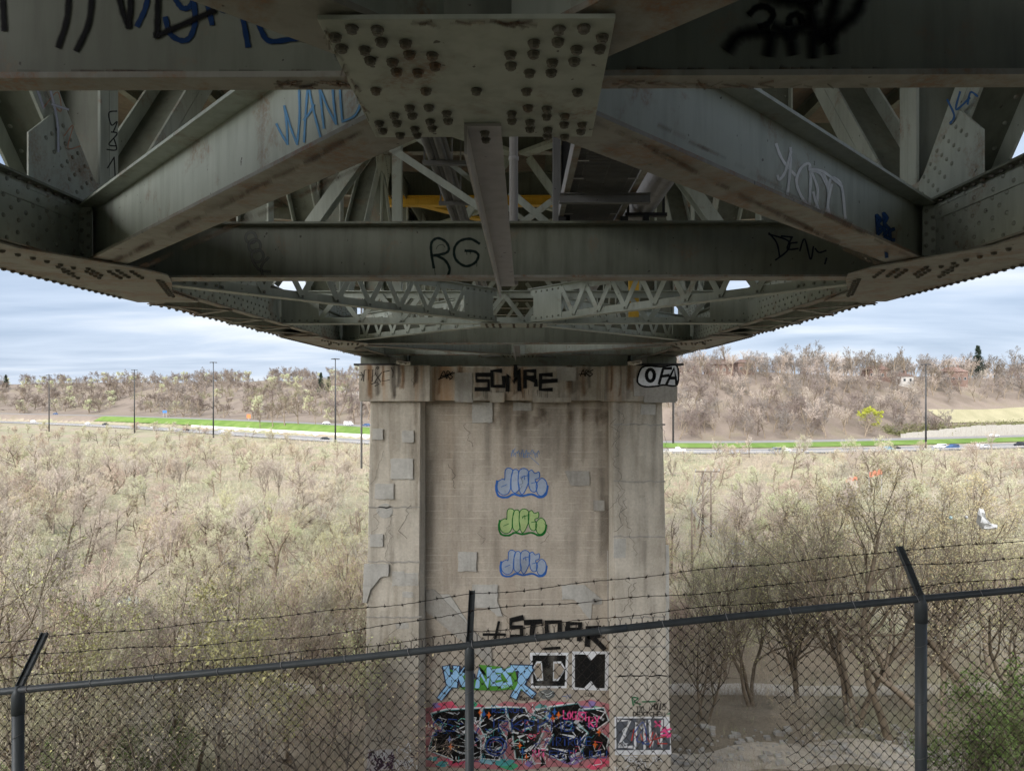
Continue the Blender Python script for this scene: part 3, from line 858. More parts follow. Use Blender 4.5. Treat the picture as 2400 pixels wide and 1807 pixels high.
for s in (-1, 1):
    for i, pp in enumerate(PPS):
        ym = 2.6 + 9.1*i - 9.1
        if pp < 66:
            webmember('truss_diagonal', (0, pp + .08, ZC + .1), (0, pp + 4.55, TOPZ - .2), s, .36, SAGE if i < 3 else SAGE)
        webmember('truss_diagonal', (0, pp - .08, ZC + .1), (0, pp - 4.55, TOPZ - .2), s, .36)
        webmember('truss_post', (0, pp, ZC + .31), (0, pp, TOPZ - .3), s, .30)
        if i < 8: webmember('truss_post', (0, pp + 4.55, ZC + .31), (0, pp + 4.55, TOPZ - .3), s, .24)
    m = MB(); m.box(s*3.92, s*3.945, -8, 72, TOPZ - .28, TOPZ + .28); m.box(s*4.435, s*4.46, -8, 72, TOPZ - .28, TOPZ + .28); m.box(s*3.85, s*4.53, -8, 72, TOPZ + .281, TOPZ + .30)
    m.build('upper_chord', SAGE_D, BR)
    for i in range(8):
        yc = PPS[i] + 4.55
        gp_ = [(-1.1, TOPZ - .3), (-.75, TOPZ - .95), (-.2, TOPZ - .7), (.2, TOPZ - .7), (.75, TOPZ - .95), (1.1, TOPZ - .3), (1.1, TOPZ + .2), (-1.1, TOPZ + .2)]
        MB().plate([(s*3.90, yc + y, z) for y, z in gp_], (s*.015, 0, 0)).build('truss_gusset', SAGE, BR)
        pts = [(s*3.90, yc + q*(.3 + .1*k), TOPZ - .15 - .09*k + .06*j) for q in (-1, 1) for k in range(6) for j in range(3)]
        if 1 <= i <= 3: fasten('rivet', None, pts, (-s, 0, 0))
# floor beams, stringers, deck
yy = -6.55
k = 0
while yy < 72:
    ymat = SAGE_D
    z0, z1 = 7.0, 7.85
    Ibeam('floor_beam', (-5.2, yy, (z0 + z1)/2), (5.2, yy, (z0 + z1)/2), .30, ymat, z1 - z0, 0, ymat if ymat is YELLOW else FLANGE)
    for s in (-1, 1):
        m = MB().plate([(s*5.2, yy - .01, 7.02), (s*12.6, yy - .01, 7.55), (s*12.6, yy - .01, 7.84), (s*5.2, yy - .01, 7.84)], (0, .02, 0))
        b = m.build('deck_bracket', SAGE_D, BR)
        MB().beam((s*5.2, yy, 7.01), (s*12.6, yy, 7.54), .24, .02).build('bottom_flange', FLANGE, b)
    yy += 4.55; k += 1
for x in (-12.3, -10.2, -8.1, -6.0, -3.0, -1.0, 1.0, 3.0, 6.0, 8.1, 10.2, 12.3):
    MB().ibeam((x, -21, 8.06), (x, 110, 8.06), .40, .2, .02, .014).build('stringer', SAGE_D, BR)
MB().box(-13.2, 13.2, -23, 110, 8.27, 8.55).build('deck_slab', DECKC, BR)
for s in (-1, 1):
    MB().box(s*13.21, s*13.45, -23, 110, 8.0, 9.6).build('parapet', DECKC, BR)
# sway braces between the trusses, upper laterals
for i, yc in enumerate((11.65, 20.75, 29.9)):
    mt = SAGE
    for s in (-1, 1):
        MB().ibeam((s*3.93, yc, 1.85), (s*.3, yc, 6.85), .24, .2, .014, .012, (0, 1, 0)).build('sway_brace', mt, BR)
for yc in (7.1, 16.2, 25.3):
    for s in (-1, 1):
        mt = YELLOW if yc > 20 and s < 0 else SAGE
        MB().beam((s*.15, yc + .3, 6.96), (s*3.8, yc + 4.3, 6.96), .2, .12).build('upper_lateral', SAGE, BR)
        MB().beam((s*3.8, yc + .3, 6.90), (s*.15, yc + 4.3, 6.90), .34, .10).build('upper_lateral', mt, BR)
# thin cross bracing angles near the hung services
for a, b in (((-1.55, 8.6, 3.05), (-.2, 8.6, 2.15)), ((.02, 9.3, 2.15), (1.6, 9.3, 3.3)), ((0.0, 8.8, 2.5), (1.0, 8.8, 1.65)), ((-2.2, 13.0, 5.0), (.4, 13.0, 3.0))):
    MB().beam(a, b, .012, .085, (0, 0, 1)).build('bracing_angle', SAGE, BR)
MB().ibeam((-5.2, 25.05, 6.79), (5.2, 25.05, 6.79), .34, .3, .03, .012).build('repair_beam', YELLOW, BR)
# repair posts
for s in (-1, 1):
    MB().box(s*2.15, s*2.33, 13.6, 13.75, ZB + .3, 6.8).build('repair_post', YELLOW if s > 0 else SAGE, BR)

# unseen abutment behind the viewer, added to darken the near steel; carries the deck
AB = thing('abutment', (0, -21, 4.0), 'unseen concrete abutment wall carrying the near end of the bridge', 'abutment')
MB().box(-13, 13, -22.5, -21, 1, 6.6).build('wall', CONC_W, AB)
MB().box(-13.4, 13.4, -23, -21.01, 6.61, 8.2).build('backwall', CONC_W, AB)

# ------------------------------------------------------------------ services hung in the bridge: walkway tray, pipe, conduits
WK = thing('utility_walkway', (.72, 7.3, 1.77), 'dark grated utility walkway resting on the crossbeam beside the large grey pipe', 'walkway')
sl = MB()
for y in np.arange(4.2, 11.0, .034): sl.box(.46, .985, y, y + .011, 1.826, 1.85)
for x in (.52, .72, .92): sl.box(x, x + .008, 4.2, 11, 1.83, 1.845)
o = sl.build('grating_slats', GALVD, WK); o['kind'] = 'stuff'
for x in (.405, .99):
    MB().box(x, x + .05, 4.2, 11, 1.806, 1.8255).build('edge_angle', FLANGE, WK)
    MB().box(x + (.0 if x < .5 else .038), x + (.012 if x < .5 else .05), 4.2, 11, 1.826, 1.95).build('toe_board', GALV, WK)
for y in (5.5, 5.95, 6.62, 7.1):
    for x, sg in ((.455, 1), (.99, -1)):
        MB().box(x, x + sg*.085, y, y + .02, 1.80, 1.8055).build('clip', GALV, WK)
MB().ibeam((.36, 6.35, 1.745), (1.16, 6.35, 1.745), .085, .06, .008, .008).build('cross_support', GALVD, WK)
MB().box(.350, .425, 7.24, 7.40, 1.762, 6.9).build('hanger_post', GALVD, WK)
MB().box(.440, .52, 7.28, 7.42, 1.762, 6.9).build('hanger_post', BLACKM, WK)
for x in (.40, 1.02): MB().box(x, x + .075, 7.19, 7.29, 1.752, 1.80).build('foot_clamp', BLACKM, WK)
PIP = thing('utility_pipe', (1.29, 7.3, 1.80), 'large pale grey utility pipe on a black roller support beside the walkway', 'pipe')
m = MB(); m.tube([(1.29, 3.2, 2.0), (1.29, 12, 2.0), (1.29, 24, 2.0)], .138, 20); m.build('pipe', PIPE_G, PIP, True)
m = MB().box(1.08, 1.5, 7.27, 7.34, 1.822, 1.857); m.box(1.26, 1.32, 7.27, 7.33, 1.755, 1.822); m.box(1.10, 1.12, 7.28, 7.33, 1.858, 2.05); m.box(1.46, 1.48, 7.28, 7.33, 1.858, 2.05)
m.build('roller_support', BLACKM, PIP)
CB = thing('conduit_bank', (-1.2, 12, 4.0), 'bank of dark grey conduits running along under the deck', 'conduits')
for i in range(3):
    for j in range(2):
        x = -1.45 + .19*i + (.35 if i == 2 else 0); z = 4.0 + .3*j
        MB().tube([(x, 5, z), (x, 30, z)], .062, 10).build('conduit', GALVD, CB, True)
for y in (9.5, 12, 14.5, 17, 19.5):
    MB().box(-1.6, -.6, y, y + .08, 3.86, 3.935).build('conduit_bracket', GALVD, CB)
    for x in (-1.58, -.65): MB().box(x, x + .03, y, y + .03, 3.936, 7.0).build('hanger_rod', GALVD, CB)
DP = thing('drain_pipe', (-.06, 8.4, 1.3), 'pale vertical drain pipe with strap behind the galvanised angle', 'pipe')
MB().tube([(-.055, 8.4, 1.3), (-.055, 8.4, 8.0)], .052, 14).build('pipe', PIPE_G, DP, True)
MB().tube([(-.055, 8.4, 2.75), (-.055, 8.4, 2.79)], .06, 14).build('strap', GALV, DP)
# deck drains hanging beyond the pier
for x, y, z0, lab in ((-6.9, 31.7, -3.15, 'thin grey downspout hanging free beside the tagged pier cap end'), (6.85, 31.9, -2.05, 'grey downspout with low end beyond the black and white lettering'), (6.2, 30.2, .5, 'short grey downspout ending above the black and white lettering')):
    D = thing('downspout', (x, y, z0), lab, 'pipe')
    MB().tube([(x, y, z0), (x, y, 7.5)], .045, 8).build('pipe', PIPE_G, D, True)
    MB().tube([(x, y, 6.9), (x, y, 6.95)], .06, 8).build('collar', GALV, D)
for yc in (34.4, 43.5, 52.6, 61.7):
    Ibeam('transverse_beam', (-3.9, yc, ZC), (3.9, yc, ZC), .26, SAGE, HH, -.010)
    for s in (-1, 1):
        Ibeam('lateral_brace', (s*3.8, yc - 8.9, ZC), (s*.15, yc - 4.6, ZC), .26, SAGE, HH, -.003)
        Ibeam('lateral_brace', (s*.15, yc - 4.4, ZC), (s*3.8, yc - .2, ZC), .26, SAGE, HH, -.003)
        MB().ibeam((s*3.93, yc, 1.85), (s*.3, yc, 6.85), .24, .2, .014, .012, (0, 1, 0)).build('sway_brace', SAGE, BR)
for k in REST:
    o = REST[k].build('rivets' if k == 'rivet' else 'bolts', RIVM if k == 'rivet' else BOLTM, BR, smooth=(k == 'rivet'))
    o['kind'] = 'stuff'

# ------------------------------------------------------------------ concrete pier
PR = thing('concrete_pier', (0, 21.5, -11.9), 'tall graffiti-covered concrete pier with two columns holding up the bridge', 'pier')
YC, YW, YK = 20.80, 21.22, 20.62        # fronts of the columns, of the recessed wall and of the cap
def wx(px, d): return (px - VX) / F * d
def wz(py, d): return (VY - py) / F * d
ZBOT = -12.3
# shafts are battered: wider towards the foot
def shaft(name, pxs_top, pxs_bot, yfront, yback, mat):
    zt_ = wz(938, YC); zb = wz(1790, YC)
    k = (ZBOT - zt_) / (zb - zt_)
    vs = []
    for yv in (yfront, yback):
        for i in (0, 1):
            a = wx(pxs_top[i], YC); b = wx(pxs_bot[i], YC)
            vs += [(a, yv, zt_), (a + (b - a)*k, yv, ZBOT)]
    m = MB().add(vs, [(0, 1, 3, 2), (4, 6, 7, 5), (0, 4, 5, 1), (2, 3, 7, 6), (0, 2, 6, 4), (1, 5, 7, 3)])
    return m.build(name, mat, PR, bevel=.02)
COLL = shaft('column', (868, 986), (853, 980), YC, 24.2, CONC)
COLR = shaft('column', (1436, 1552), (1446, 1573), YC, 24.2, CONC)
# chamfer strips where the columns meet the wall
WALL = MB().add([(wx(986, YC)-.05, YW, wz(938, YC)), (wx(1436, YC)+.05, YW, wz(938, YC)), (wx(1450, YC)+.05, YW, ZBOT), (wx(976, YC)-.05, YW, ZBOT),
                 (wx(986, YC)-.05, 23.8, wz(938, YC)), (wx(1436, YC)+.05, 23.8, wz(938, YC)), (wx(1450, YC)+.05, 23.8, ZBOT), (wx(976, YC)-.05, 23.8, ZBOT)],
                [(0, 1, 2, 3), (4, 7, 6, 5), (0, 3, 7, 4), (1, 5, 6, 2), (0, 4, 5, 1), (3, 2, 6, 7)]).build('recessed_wall', CONC_W, PR)
CT, CB_ = 0.90, wz(941, YK)
CAPL = MB().box(wx(841, YK), wx(1008, YK), YK, 24.4, CB_, CT).build('cap_block', CONC_CAP, PR, bevel=.02)
CAPR = MB().box(wx(1417, YK), wx(1588, YK), YK, 24.4, CB_, CT - .01).build('cap_block', CONC_CAP, PR, bevel=.02)
CAPM = MB().box(wx(1008, YK) - .02, wx(1417, YK) + .02, YK + .22, 24.2, CB_ + .03, CT - .03).build('cap_beam', CONC_CAP, PR)
# raked sides of the cap blocks towards the recess
for p0, p1 in (((1008, 1018)), ((1417, 1408))):
    MB().plate([(wx(p0, YK), YK + .012, CB_ + .01), (wx(p1, YK + .22), YK + .235, CB_ + .01), (wx(p0, YK), YK + .235, CB_ + .01)], (0, 0, CT - CB_ - .045)).build('cap_splay', CONC_CAP, PR)
# splayed edges of columns
for (t, b, q) in (((986, 997), (980, 998), -1), ((1436, 1426), (1446, 1428), 1)):
    zt_ = wz(941, YC); zb = ZBOT
    vs = []
    for z, pa, pb in ((zt_, t[0], t[1]), (zb, b[0], b[1])):
        vs += [(wx(pa, YC), YC + .012, z), (wx(pb, YW), YW + .01, z), (wx(pa, YC), YW + .01, z)]
    MB().add(vs, [(0, 1, 2), (3, 5, 4), (0, 3, 4, 1), (1, 4, 5, 2), (2, 5, 3, 0)]).build('column_splay', CONC, PR)
# lift joints on the right column: narrow proud seams of mortar
Z6 = zoomtr(800, 820, 2.602); Z7 = zoomtr(800, 1300, 2.602)
def rect(tr, x0, y0, x1, y1): return [tr(x0, y0), tr(x1, y0), tr(x1, y1), tr(x0, y1)]
def slab(pxpoly, yfront, th, mat, name='repair_patch', par=None):
    if name == 'repair_patch':       # hand-trowelled outline: uneven edges
        q = []
        for i, a in enumerate(pxpoly):
            b = pxpoly[(i + 1) % len(pxpoly)]; n = max(1, int(math.hypot(b[0] - a[0], b[1] - a[1]) / 7))
            for k in range(n): q.append((a[0] + (b[0] - a[0])*k/n + random.uniform(-.9, .9), a[1] + (b[1] - a[1])*k/n + random.uniform(-.9, .9)))
        pxpoly = q
    poly = [(wx(p[0], yfront), yfront - th, wz(p[1], yfront)) for p in pxpoly]
    return MB().plate(poly, (0, th + .006, 0)).build(name, mat, par or PR, bevel=.004)
for r in ((192,482,255,548),(370,492,442,565),(303,662,438,786),(205,816,322,908),(175,1123,255,1198)):
    slab(rect(Z6, *r), YC, .045, PATCHM)
slab([Z6(265 + 50*math.cos(k*math.pi/8), 980 + 45*math.sin(k*math.pi/8)) for k in range(16)], YC, .012, PATCHM)
slab([Z7(140, 55), Z7(290, 55), Z7(290, 125), Z7(240, 135), Z7(180, 210), Z7(158, 290), Z7(132, 290)], YC, .06, PATCHM)
for r in ((310,100,385,190),(385,110,470,190),(370,225,440,260),(330,415,410,450)): slab(rect(Z7, *r), YC, .008, PATCHM)
for r in ((797,320,922,445),(1048,322,1158,370),(713,1230,825,1348),(1537,915,1605,980)):
    slab(rect(Z6, *r), YW, .05, PATCHM if r[0] != 1537 else PATCHD)
slab([Z6(1358,738), Z6(1512,738), Z6(1512,828), Z6(1400,828)], YW, .04, PATCHD)
slab([Z7(797,180), Z7(955,180), Z7(950,290), Z7(985,370), Z7(950,370), Z7(895,320), Z7(797,320)], YW, .045, PATCHM)
slab([Z7(1345,182), Z7(1480,182), Z7(1590,270), Z7(1590,300), Z7(1530,300), Z7(1520,400), Z7(1420,270), Z7(1345,270)], YW, .03, PATCHM)
slab([Z7(515,210), Z7(570,210), Z7(915,570), Z7(920,690), Z7(760,545), Z7(515,340)], YW, .05, PATCHD)
slab([Z7(595,240), Z7(660,240), Z7(780,420), Z7(780,520), Z7(595,390)], YW, .03, PATCHM)
for r in ((520,690,600,880),(655,700,920,880)): slab(rect(Z7, *r), YW, .02, CONC)
for r in ((692,140,800,320),(1313,108,1432,190)): slab(rect(Z6, *r), YK + .22, .02, PATCHD)
for r in ((905,262,995,320),(1167,292,1400,320)): slab(rect(Z6, *r), YK + .22, .10, CONC_CAP, 'ledge')
slab(rect(Z6, 1825, 330, 1915, 395), YC, .03, PATCHM)
slab([Z6(1782,172), Z6(2040,172), Z6(2040,322), Z6(1845,322), Z6(1845,282), Z6(1782,282)], YK, .03, PATCHD)
slab(rect(Z7, 1680, 730, 1985, 900), YC, .012, CONC)
slab(rect(Z7, 1978, -60, 1998, 650), YC, .03, PATCHM)
slab(rect(Z7, 1660, -100, 1735, 20), YC, .006, PATCHM)
# seams (joints) drawn as narrow mortar fins
random.seed(3)
def seam(x0, x1, y, tr, yf):
    pts = [tr(x0 + (x1-x0)*i/14, y + random.uniform(-5, 5)) for i in range(15)]
    up = [(p[0], p[1] - 1.2 - random.random()) for p in pts]; dn = [(p[0], p[1] + 1.2 + random.random()*1.5) for p in pts]
    slab(up + dn[::-1], yf, .012, PATCHD, 'mortar_seam')
for y in (455, 800, 1138): seam(1660, 1975, y, Z6, YC)
for y in (960, 1290): seam(165, 480, y, Z6, YC)
for y in (380, 560, 735): seam(1660, 1990, y, Z7, YC)
for y in (380, 715): seam(150, 490, y, Z7, YC)
slab([(1423, 1290), (1425.5, 1290), (1427, 1500), (1424, 1500)], YC, .01, PATCHD, 'mortar_seam')

# ------------------------------------------------------------------ stains, cracks and rust runs on the pier
def weather(y, runs, cracks, lift, lab):
    T = Tag((0, y, 0), (0, -1, 0), None, lift, .0002)
    for (x, y0, L, w, c, a) in runs:
        T.stroke([(x, y0), (x + random.uniform(-2, 2), y0 + L*.5), (x + random.uniform(-3, 3), y0 + L)], w, c, True, .49, False, -1, a*(.48 if y > YK + .1 and y != YK + .22 else .85))
    for (x, y0, n, st, dx) in cracks:
        p = [(x, y0)]
        for _ in range(n): p.append((p[-1][0] + random.uniform(-st, st) + dx, p[-1][1] + random.uniform(.3, 1.0)*st))
        T.stroke(p, random.uniform(.7, 1.3), (.05, .042, .035), False, .3, False, 0, .85)
    T.build('weather_stain', PR, lab, scale=2)
rw = random.Random(77)
RU, DK, LT_ = (.24, .12, .045), (.085, .07, .055), (.62, .58, .50)
weather(YK, [(x, 860, rw.uniform(35, 78), rw.uniform(6, 18), rw.choice((RU, RU, DK)), rw.uniform(.35, .75)) for x in [rw.uniform(846, 1004) for _ in range(11)] + [rw.uniform(1422, 1485) for _ in range(8)]], [(rw.uniform(850, 1000), 862, 8, 7, .5) for _ in range(3)], .012, 'rust runs down the cap blocks')
weather(YK + .22, [(rw.uniform(1022, 1400), 862, rw.uniform(30, 74), rw.uniform(6, 20), rw.choice((RU, DK, RU)), rw.uniform(.3, .65)) for _ in range(16)], [], .012, 'rust runs down the cap beam')
weather(YW, [(rw.uniform(1002, 1424), rw.uniform(944, 950), rw.uniform(20, 190), rw.uniform(8, 34), rw.choice((DK, (.16, .11, .07), (.2, .14, .08))), rw.uniform(.18, .45)) for _ in range(34)] + [(rw.uniform(1160, 1420), rw.uniform(962, 985), rw.uniform(8, 22), rw.uniform(8, 26), (.15, .09, .045), rw.uniform(.2, .42)) for _ in range(30)]
        + [(x, rw.uniform(960, 1500), rw.uniform(120, 330), rw.uniform(14, 34), DK, rw.uniform(.2, .4)) for x in (1004, 1010, 1412, 1420, 1424, 1408) for _ in range(2)]
        + [(rw.uniform(1005, 1420), rw.uniform(1000, 1650), rw.uniform(60, 200), rw.uniform(12, 40), rw.choice((DK, LT_, (.2, .15, .1))), rw.uniform(.12, .28)) for _ in range(40)], [(rw.uniform(1010, 1400), rw.uniform(960, 1500), 10, 8, rw.uniform(-3, 3)) for _ in range(7)], .012, 'water stains on the recessed wall')
weather(YC, [(rw.choice((rw.uniform(872, 982), rw.uniform(1438, 1550))), rw.uniform(943, 952), rw.uniform(40, 260), rw.uniform(6, 24), rw.choice((DK, (.18, .13, .08), LT_)), rw.uniform(.15, .42)) for _ in range(34)]
        + [(rw.choice((rw.uniform(866, 980), rw.uniform(1442, 1560))), rw.uniform(1000, 1650), rw.uniform(60, 220), rw.uniform(10, 30), rw.choice((DK, LT_, (.25, .2, .14))), rw.uniform(.12, .32)) for _ in range(50)], [(rw.choice((rw.uniform(866, 980), rw.uniform(1442, 1560))), rw.uniform(960, 1650), 14, 8, rw.uniform(-2, 2)) for _ in range(20)] + [(1424 + 20, 960, 60, 9, .1), (1548, 1000, 50, 9, .1)], .010, 'streaks and cracks on the columns')

# ------------------------------------------------------------------ painted lettering on the pier
PN = (0, -1, 0)
BLK, WHT, PBL, BLU = (.012, .012, .012), (.72, .73, .75), (.36, .42, .52), (.035, .13, .42)
GRN, LGR, PNK, TEAL = (.015, .16, .03), (.42, .55, .24), (.75, .12, .20), (.10, .42, .42)
LBL, NAVY, ORG, RED, GREYD = (.32, .56, .82), (.02, .035, .10), (.75, .16, .03), (.50, .05, .04), (.10, .11, .13)
def ptag(y, tr, lift=.005): return Tag((0, y, 0), PN, tr, lift)
def S(T, w, c, *lines, curve=False):
    for l in lines: T.stroke(l, w, c, curve, soft=.08)
# cap lettering
T = ptag(YK + .22, Z6, .024)
S(T, 10.5, BLK, [(900,152),(822,152),(825,188),(898,188),(898,240),(822,240)], [(970,128),(918,128),(920,222),(990,222),(990,168)], [(1014,245),(1016,150),(1050,200),(1082,120),(1086,242)], [(1062,100),(1062,160)],
  [(1120,225),(1120,128),(1182,128),(1182,165),(1130,168)], [(1130,168),(1186,190),(1186,215)], [(1280,152),(1215,152),(1213,242),(1280,242)], [(1215,192),(1275,190)], [(1290,188),(1310,188)])
S(T, 2.2, BLK, [(600,175),(625,130),(640,175)], [(612,160),(640,155)], [(645,175),(645,130),(662,140),(648,155),(665,178)], [(680,135),(662,150),(678,165),(660,182)], [(590,180),(690,140)], curve=True)
S(T, 2.2, BLK, [(1458,160),(1475,122),(1485,160)], [(1490,160),(1492,125),(1508,132),(1494,142),(1512,160)], [(1535,122),(1515,135),(1532,148),(1515,162)], [(1450,150),(1480,148)], curve=True)
for i in range(16):
    x = random.uniform(840, 1270); S(T, .8, BLK, [(x, 245), (x + random.uniform(-3, 3), 260 + random.random()*45)])
T.build('painted_lettering', PR, 'blocky black letters across the middle of the pier cap', scale=2)
T = ptag(YK, Z6)
S(T, 2.4, (.05, .045, .04), [(108,155),(132,155)], [(120,138),(133,155),(122,185)], [(135,190),(140,125),(165,118),(166,188),(170,122),(192,120),(188,192)], [(205,142),(240,195)], [(246,138),(204,196)], [(292,128),(256,134),(248,192),(292,184)], [(305,108),(316,138),(312,168)], [(183,210),(212,198),(230,208),(205,222)], curve=False)
T.ellipse(222, 110, 6, 6, 2.2, (.05, .045, .04))
T.build('painted_lettering', PR, 'thin dark scrawl on the left cap block', scale=2)
T = ptag(YK, Z6, .036)
fl = [(1812,150),(1835,108),(1880,98),(1960,104),(2046,98),(2048,212),(1965,214),(1920,222),(1850,224),(1808,200)]
T.fill(fl, WHT, True)
T.stroke(fl, 4.5, BLK, True, .08, closed=True)
T.stroke([(1885+24*math.cos(k*.55), 155+36*math.sin(k*.55)) for k in range(13)], 8.5, BLK, True, .06)
S(T, 7.5, BLK, [(1938,205),(1962,116),(2010,112)], [(1950,162),(1995,156)], [(1985,206),(2030,112),(2044,204)], [(2002,172),(2040,172)])
T.build('painted_lettering', PR, 'black outlined white bubble lettering on the right end of the cap', scale=2)
# three bubble throw-ups
LOB = [[(1000,735),(1020,720),(1045,735),(1035,780),(1032,815),(1030,850),(1010,880),(975,880),(952,850),(955,805),(985,786),(996,790)],
       [(1035,795),(1042,745),(1060,728),(1080,742),(1078,800),(1085,845),(1062,872),(1038,852)],
       [(1085,738),(1112,722),(1140,740),(1142,800),(1120,860),(1100,880),(1084,850),(1078,790)],
       [(1140,752),(1160,732),(1180,752),(1206,745),(1206,780),(1182,792),(1196,830),(1180,866),(1152,852),(1140,800)],
       [(1200,800),(1226,782),(1252,810),(1250,860),(1222,890),(1196,875),(1188,830)]]
def throwup(cx, cy, k, oc, fc, lab):
    tr = lambda x, y: Z6(cx + (x - 1102)*k, cy + (y - 806)*k)
    T = Tag((0, YW, 0), PN, tr, .005)
    T.stroke([(950,800),(944,845),(960,890),(1010,898),(1050,880),(1100,890),(1160,880),(1210,898),(1246,882),(1258,830)], 5.5*k, oc, True, .1)
    for l in LOB: T.fill(l, fc, True, .92)
    for l in LOB: T.stroke(l, 2.3*k, oc, True, .1, closed=True)
    S(T, 1.6, oc, [(1098,775),(1132,766)], [(1115,765),(1117,790)], [(1108,770),(1100,785)], [(1160,812),(1195,805)], [(975,835),(1010,820)], curve=False)
    T.build('painted_lettering', PR, lab, scale=2)
throwup(1102, 806, 1.0, BLU, PBL, 'uppermost blue outlined bubble lettering on the wall')
throwup(1106, 1046, .92, GRN, LGR, 'green bubble lettering on the wall')
throwup(1112, 1297, .90, BLU, PBL, 'lowest blue outlined bubble lettering on the wall')
T = ptag(YW, Z6)
for i in range(14): S(T, 1.2, (.12, .25, .50), [(1035 + i*12, 640 + random.uniform(-15, 15)), (1045 + i*12, 610 + random.uniform(-10, 25)), (1052 + i*12, 645 + random.uniform(-20, 15))], curve=True)
S(T, 1.2, (.12, .25, .50), [(1110,655),(1150,650),(1205,700)], [(1035,640),(1060,600)])
T.build('painted_lettering', PR, 'faint blue scrawl above the bubble lettering', scale=2)
# storr
T = ptag(YW, Z7, .052)
S(T, 13, BLK, [(1100,383),(1035,398),(1032,440),(1098,440),(1100,498),(1040,500)], [(1125,412),(1215,406)], [(1170,412),(1160,495)], [(1252,500),(1252,408),(1332,408),(1332,500)], [(1252,498),(1332,498)], [(1378,505),(1382,418),(1456,418),(1450,515)], [(1382,460),(1450,458)], [(1500,548),(1502,442),(1575,442),(1570,492),(1512,498)], [(1530,500),(1600,570)])
S(T, 7, BLK, [(868,485),(998,485)], [(960,410),(936,518)], [(1240,572),(1330,566)])
T.build('painted_lettering', PR, 'heavy black block lettering behind the fence rail', scale=2)
# light blue letters
T = ptag(YW, Z7, .056)
HON = [[(640,690),(660,800),(605,870)],[(700,690),(690,795)],[(655,750),(695,740)],[(755,700),(725,740),(745,790),(790,785),(795,735),(755,705)],[(830,800),(842,705),(890,795),(900,695)],[(968,705),(925,708),(925,790),(972,786)],[(925,748),(962,744)],[(1035,700),(990,712),(1020,750),(1032,785),(985,796)],[(1045,690),(1150,690)],[(1100,695),(1090,790),(1055,860)],[(1090,790),(1165,850)],[(1150,700),(1100,780)]]
for l in HON: T.stroke(l, 19, NAVY, False, .05)
for i in range(7): T.fill([(random.uniform(620,1130) + a, random.choice((680, 805, 812)) + b) for a, b in ((0,0),(18,-12),(26,8),(8,16))], (.10,.30,.05))
for l in HON: T.stroke(l, 13.5, LBL, False, .04)
write(T, '2013', 985, 792, 58, 22, 2, (.2, .5, .1))
T.build('painted_lettering', PR, 'light blue block lettering with green flecks', scale=2)
# two black panels with white borders
T = ptag(YW, Z7, .01)
T.fill([(1150,595),(1386,595),(1374,812),(1155,812)], WHT)
T.fill([(1166,612),(1370,612),(1362,798),(1170,798)], BLK)
for h in ([(1160,700),(1192,648),(1222,648),(1232,765),(1195,768)], [(1292,650),(1340,648),(1368,695),(1322,768),(1290,768)]):
    T.fill(h, WHT); c = np.mean(h, 0); T.fill([tuple(c + (np.array(p) - c)*.78) for p in h], (.40, .34, .27))
T.fill([(1408,588),(1632,588),(1628,828),(1406,820)], WHT)
T.fill([(1424,606),(1490,606),(1522,645),(1558,606),(1610,604),(1606,812),(1560,812),(1522,768),(1478,812),(1424,806)], BLK)
T.fill([(1637,590),(1655,640),(1660,800),(1645,870),(1636,800)], BLK, True)
S(T, 1.5, WHT, [(1643,610),(1652,680),(1650,750)], curve=True)
T.build('painted_lettering', PR, 'two large black letters in white bordered boxes', scale=2)
DBL = (.03, .07, .28)
# the large wildstyle piece
T = ptag(YW, Z7, .008); T.step = .0003
rg = random.Random(11)
def blob(cx, cy, rx, ry, c, n=11):
    T.fill([(cx + rx*(.7 + .5*rg.random())*math.cos(2*math.pi*k/n), cy + ry*(.7 + .5*rg.random())*math.sin(2*math.pi*k/n)) for k in range(n)], c, True)
T.fill([(512,935),(620,905),(700,925),(800,905),(900,930),(1000,890),(1100,905),(1250,885),(1400,900),(1520,880),(1640,910),(1642,1290),(1500,1300),(1300,1290),(1100,1310),(800,1300),(512,1290)], (.50,.20,.22))
for k in range(30): blob(rg.uniform(530, 1620), rg.choice((rg.uniform(905, 950), rg.uniform(1235, 1290))), rg.uniform(25, 70), rg.uniform(15, 32), rg.choice((PNK, PNK, TEAL, (.28,.20,.45), (.08,.40,.22), (.30,.55,.66))))
letters = [[(545,965),(640,940),(850,930),(850,1010),(760,1020),(850,1110),(850,1230),(700,1255),(530,1190),(560,1080),(640,1080),(560,1010)],
           [(860,930),(1000,925),(1010,1000),(960,1040),(1010,1120),(960,1250),(850,1240),(880,1120),(840,1040)],
           [(1000,925),(1120,930),(1150,1010),(1180,940),(1270,930),(1230,1080),(1150,1250),(1060,1240),(1040,1080)],
           [(1260,925),(1440,900),(1480,960),(1420,1020),(1500,1080),(1460,1200),(1330,1250),(1230,1200),(1290,1090),(1240,1010)],
           [(1450,940),(1600,930),(1630,1010),(1560,1060),(1630,1120),(1610,1210),(1480,1240),(1440,1150),(1500,1080),(1430,1010)]]
for l in letters: T.fill(l, BLK)
for l in letters: T.stroke(l, 3.6, WHT, False, .06, closed=True)
for l in letters: T.stroke([(x + 7, y + 6) for x, y in l], 1.2, TEAL, False, .06, closed=True)
